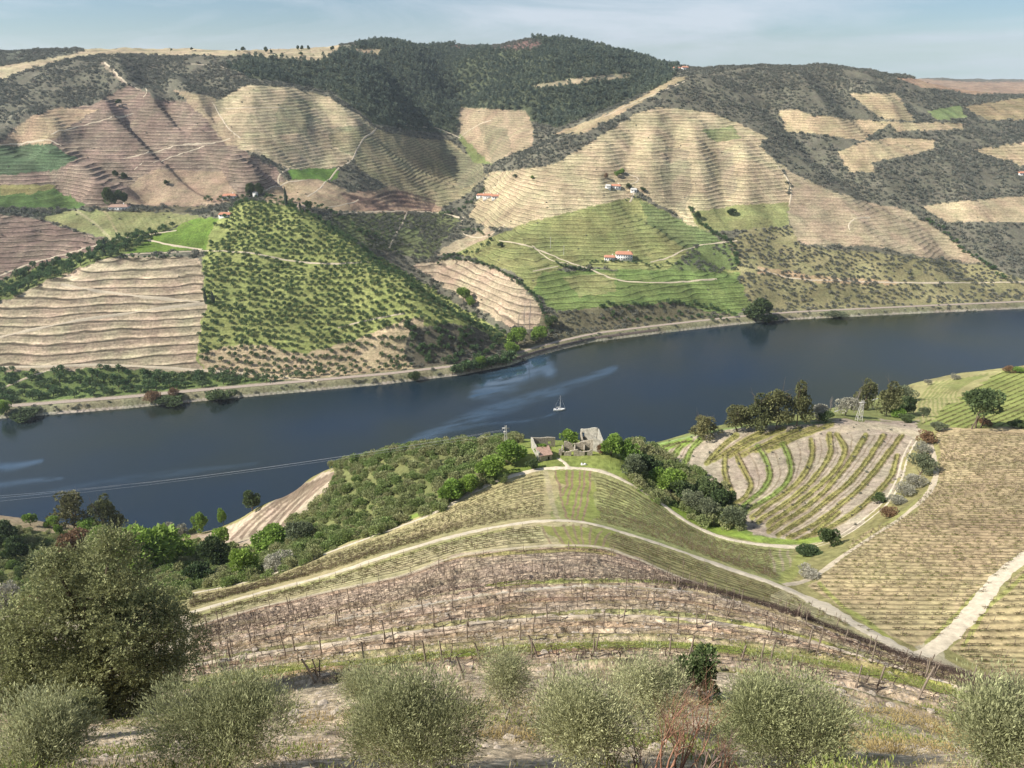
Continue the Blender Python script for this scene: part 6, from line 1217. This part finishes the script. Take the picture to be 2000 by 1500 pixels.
def fgtree(px, py, wpx, hpx, mat, name, label, nsp, leaf, wd, ln, z0=.55, up=.6, bark=M_BARK, seed=0, trunk=.08, stretch=1.0, nb=26, crownbase=0.0):
    g = np.random.default_rng(500 + seed); p = hit([px], [py], 8, 120)[0]; _, _, d = project(*p); w = wpx * d / FPX / 2; h = hpx * d / FPX / (.86 if py < 1400 else .80)
    e = bpy.data.objects.new(name, None); S.collection.objects.link(e); e.location = (p[0], p[1], p[2] - .1); tag(e, label, 'tree')
    R = (w, w * .95, h * (1 - crownbase) * .5); zc = h * (crownbase + (1 - crownbase) * .5)
    (cr, cen) = bigcrown(g, R, zc, nb, nsp, ln, 9, leaf, wd, up, -.4, (.18, .40), (.35, 1.0)); shoots = []
    if up > .7:
        ns = int(nsp * .10); dd = rdir(g, ns); dd[:, 2] = np.abs(dd[:, 2]) * .9 + .1; pos = dd * np.array(R) * g.uniform(.7, 1.12, (ns, 1)) + np.array([0, 0, zc]); shoots = [sprigs(g, pos, unit(dd * .5 + np.array([0, 0, 1.1]) + g.normal(size=(ns, 3)) * .2), ln * 1.5, 14, leaf, wd, g.uniform(.9, 1.35, ns), jit=.1)]
    link('crown', leafmesh('crown', [cr] + shoots, mat), e); wood = []
    wood += branchy(g, (0,0,-.3), (0,0,1), zc * .8, trunk, 0, 7, .12)
    for c in cen[:24]: m = np.array([0, 0, zc * g.uniform(.3, .7)]); wood.append(tube([m, (m + c) / 2 + g.normal(size=3) * w * .08, c], [trunk * .45, trunk * .28, trunk * .1], 5))
    link('trunk', mk_mesh('trunk', *M4(*join(wood)), mats=[bark]), e); return e
# the big evergreen at the left: several lobes on one tree
def bigtree():
    g = np.random.default_rng(77); p = hit([215], [1392], 10, 80)[0]; _, _, d = project(*p); s = d / FPX
    e = bpy.data.objects.new('evergreen_oak', None); S.collection.objects.link(e); e.location = (p[0], p[1], p[2] - .2); tag(e, 'huge dark evergreen oak filling the lower left corner', 'tree'); parts = []; wood = []
    # lobes in tree space: x across, y depth, z height (metres) from picture offsets
    lobes = [(88,250,62,80),(15,215,85,85),(-60,190,80,75),(-120,150,70,60),(110,180,75,75),(150,120,70,85),(60,140,110,80),(-20,110,120,80),(-110,90,90,70),(120,70,75,60),(-160,110,60,55),(10,45,110,55),(-100,35,90,45),(85,285,40,35),(-10,270,40,30),(165,160,45,45)]
    for k, (x, z, rx, rz) in enumerate(lobes):
        x *= .93
        X = x * s; Z = z * s / .74; RX = rx * s; RZ = rz * s / .74 * .8; yo = g.uniform(-.25, .35) * RX - .15 * RX
        (v, q, c), cen = bigcrown(g, (RX, RX, RZ), 0, 22, int(1500 * (rx / 80) ** 2), .42, 9, .125, .062, .45, -.9, (.26,.42), (.5,.85)); v[:, :] += (X, yo, Z); parts.append((v, q, c))
        m = np.array([x * s * .15, 0, max(.8, Z * .35)]); cc = np.array([X, yo, Z]); wood.append(tube([m, (m + cc) / 2 + g.normal(size=3) * .3, cc], [.22,.13,.05], 6))
        for c2 in cen[:8]: wood.append(tube([cc, cc + c2 * .9], [.05,.02], 4))
    link('crown', leafmesh('crown', parts, L_OAK), e); wood.append(tube([(0,0,-.4),(.15,0,1.5),(0,.1,3.2),(.2,0,4.6)], [.42,.34,.28,.18], 9)); link('trunk', mk_mesh('trunk', *M4(*join(wood)), mats=[M_BARK]), e)
bigtree()
OL = [((440,1505),320,165,'broad silvery olive bush at the bottom between the oak and centre',5200,.0),((815,1500),240,172,'rounded silvery olive bush at the bottom left of centre',4600,.0),
      ((985,1412),84,140,'small upright olive tree with a visible trunk in the centre',1500,.22),((1130,1500),165,195,'tall feathery olive left of the bare reddish shrubs',3400,.0),
      ((1262,1440),150,165,'thin grey olive behind the bare reddish shrubs',1900,.0),((1515,1490),250,185,'widest silvery olive bush right of centre',5200,.0),((715,1392),105,95,'low olive bush beside the shaded bank',1500,.0),
      ((1925,1520),160,150,'loose pale olive at the bottom right corner',2200,.2),((85,1520),170,140,'thin grey olive at the bottom left corner under the oak',2100,.1)]
for k, ((px, py), w, h, lb, n, cb) in enumerate(OL): fgtree(px, py, w * (.76 + .05 * (k % 4)), h * (.74 + .045 * (k * 2 % 5)), L_OLIVEF, 'olive_tree', lb, int(n * .85), .12, .023, .75, up=.9, seed=k, trunk=.07, crownbase=cb, bark=M_BARKL, nb=15 + k % 4 * 3)
fgtree(1352, 1362, 92, 92, L_DARK, 'round_bush', 'dark glossy rounded bush behind the bare reddish shrubs', 1500, .11, .07, .25, seed=31, nb=16)
fgtree(150, 1440, 120, 70, L_OAK, 'oak_shoot', 'low leafy growth at the foot of the oak', 1300, .11, .05, .3, seed=32, nb=16)
def barebush(px, py, hpx, n, spread, mat, label, seed, depth=3, r=.03):
    g = np.random.default_rng(seed); p = hit([px], [py], 8, 120)[0]; _, _, d = project(*p); h = hpx * d / FPX / .82; w = []
    for _ in range(n): w += branchy(g, (g.normal()*.1, g.normal()*.1, -.1), (g.normal()*spread, g.normal()*spread, 1), h * .42, r, depth, 4, .12, up=.45, kids=(2,4))
    tag(link('bare_shrub', mk_mesh('bare_shrub', *M4(*join(w)), mats=[mat]), loc=p), label, 'shrub')
for k, a in enumerate(((1335,1502,215,5,.28,M_REDTW,'tall bare reddish shrub with many twigs right of centre'),(1290,1515,190,4,.32,M_REDTW,'bare reddish shrub left of the tallest bare one'),(1250,1508,90,4,.5,M_TWIG,'low bare brown shrub at the bottom edge'),(1370,1512,120,4,.4,M_TWIG,'bare brown shrub in front of the widest olive'),(1195,1500,90,3,.4,M_REDTW,'bare reddish twigs at the foot of the feathery olive'),(1410,1510,70,5,.6,M_REDTW,'spreading bare reddish shrub under the widest olive'),(1320,1400,120,5,.45,M_TWIG,'bare brown shrub above the reddish ones'),(5,1500,130,3,.4,M_REDTW,'reddish bare shrub at the lower left edge'))):
    barebush(*a[:7], seed=70 + k)
# supporting stakes of the corner olive, stones, dry grass
post(1905, 1505, (1908, 1440), 'support_post', 'pale stake supporting the corner olive', .05, M_BARKL)
def rock(g):
    import bmesh
    bm = bmesh.new(); bmesh.ops.create_icosphere(bm, subdivisions=2, radius=1); 
    for v in bm.verts: f = 1 + g.normal() * .13; v.co *= f; v.co.z *= .6
    me = bpy.data.meshes.new('rock'); bm.to_mesh(me); bm.free(); me.materials.append(M_ROCK); return me
M_ROCK = simple('pale_rock', (.43,.37,.30), .35, 2.5, .95, .4); P_ROCK = [rock(np.random.default_rng(k)) for k in range(5)]
pr = sample([24, STONY, 25], 9, 75, .55, G, 1.3); pr = pr[inframe(pr)]; f = fbm(pr[:, 0], pr[:, 1], 6, 3, .5, 61); pr = pr[(G.uniform(size=len(pr)) < np.clip(.35 + f, .03, .9))]
s = G.uniform(.03, .14, len(pr)) * (1 + 1.2 * (G.uniform(size=len(pr)) > .96)); stuff('loose_stones', 'pale schist stones strewn over the foreground ground', 'stones', pr, np.c_[s, s, s * .7], np.c_[0 * s, 0 * s, G.uniform(0, 6, len(s))], G.integers(0, 5, len(s)), P_ROCK)
M_DRY = leaf_mat('dry_grass', (.36,.29,.15), (.42,.36,.20)); M_GRN = leaf_mat('green_weeds', (.19,.26,.06), (.28,.30,.09)); M_OCH = leaf_mat('ochre_weeds', (.32,.235,.10), (.40,.33,.15))
def tuft(g, mat, n=60, h=.11, w=.018, sp_=.16): p = g.normal(size=(n, 3)) * (sp_, sp_, 0); return leafmesh('tuft', [leaves(g, p, h, w, unit(p * 1.5 + np.array([0, 0, .5])), .35)], mat)
P_DRY = [tuft(np.random.default_rng(20 + k), M_DRY) for k in range(4)]; P_GRN = [tuft(np.random.default_rng(30 + k), M_GRN, 60, .10, .03, .2) for k in range(4)]; P_OCH = [tuft(np.random.default_rng(35 + k), M_OCH, 70, .12, .03, .22) for k in range(3)]
pg = sample([24, 25, STONY], 9, 80, .42, G, 1.2); pg = pg[inframe(pg)]; f = fbm(pg[:, 0], pg[:, 1], 5, 3, .5, 62); pg1 = pg[G.uniform(size=len(pg)) < np.clip(.18 + f * .9, .02, .7)]
scatter('dry_grass', 'dry grass tufts over the foreground slope', 'grass', pg1, P_DRY, .6, 1.3, G)
x_, y_, _ = project(pg[:, 0], pg[:, 1], pg[:, 2]); f2 = fbm(pg[:, 0], pg[:, 1], 4, 3, .5, 63)
gm = (np.abs(y_ - np.interp(x_, *np.array(strip4, float).T)) < 9) | ((f2 > .32) & (y_ > 1380)); pg2 = pg[gm & (G.uniform(size=len(pg)) < .75)]; scatter('green_weeds', 'green weeds on the terrace strips', 'weeds', pg2, P_GRN, .7, 1.4, G)
gm = (y_ > 1370) & (pg[:, 1] > 19) & (f2 < -.12) & (((x_ > 590) & (x_ < 720)) | ((x_ > 930) & (x_ < 1120)) | (x_ > 1200)); pg3 = pg[gm & (G.uniform(size=len(pg)) < .8)]; scatter('ochre_weeds', 'ochre weeds between the foreground olives', 'weeds', pg3, P_OCH, .7, 1.5, G)
# ------------------------------------------------------------------ haze over the valley
if HAZE:
    m = bpy.data.materials.new('haze'); m.use_nodes = True; nt = m.node_tree; nt.nodes.clear(); o = N(nt, 'ShaderNodeOutputMaterial'); v = N(nt, 'ShaderNodeVolumePrincipled'); v.inputs['Color'].default_value = (.78,.87,1.0,1); v.inputs['Density'].default_value = HAZE; v.inputs['Anisotropy'].default_value = .2; L(nt, v.outputs[0], o.inputs['Volume'])
    zt = max(H, float(ZZ.max())) + 40; zb = float(ZZ.min()) - 1; hz = link('haze', mk_mesh('haze', *M4(*box(-5200, 5200, -60, 5300, zb, zt)), mats=[m])); tag(hz, 'thin bluish haze over the valley', 'haze', kind='stuff')
S.render.engine = 'CYCLES'
S.cycles.volume_bounces = 0; S.cycles.max_bounces = 5; S.cycles.diffuse_bounces = 2; S.cycles.transparent_max_bounces = 8
print('done', len(bpy.data.objects), round(time.time() - T0, 1))
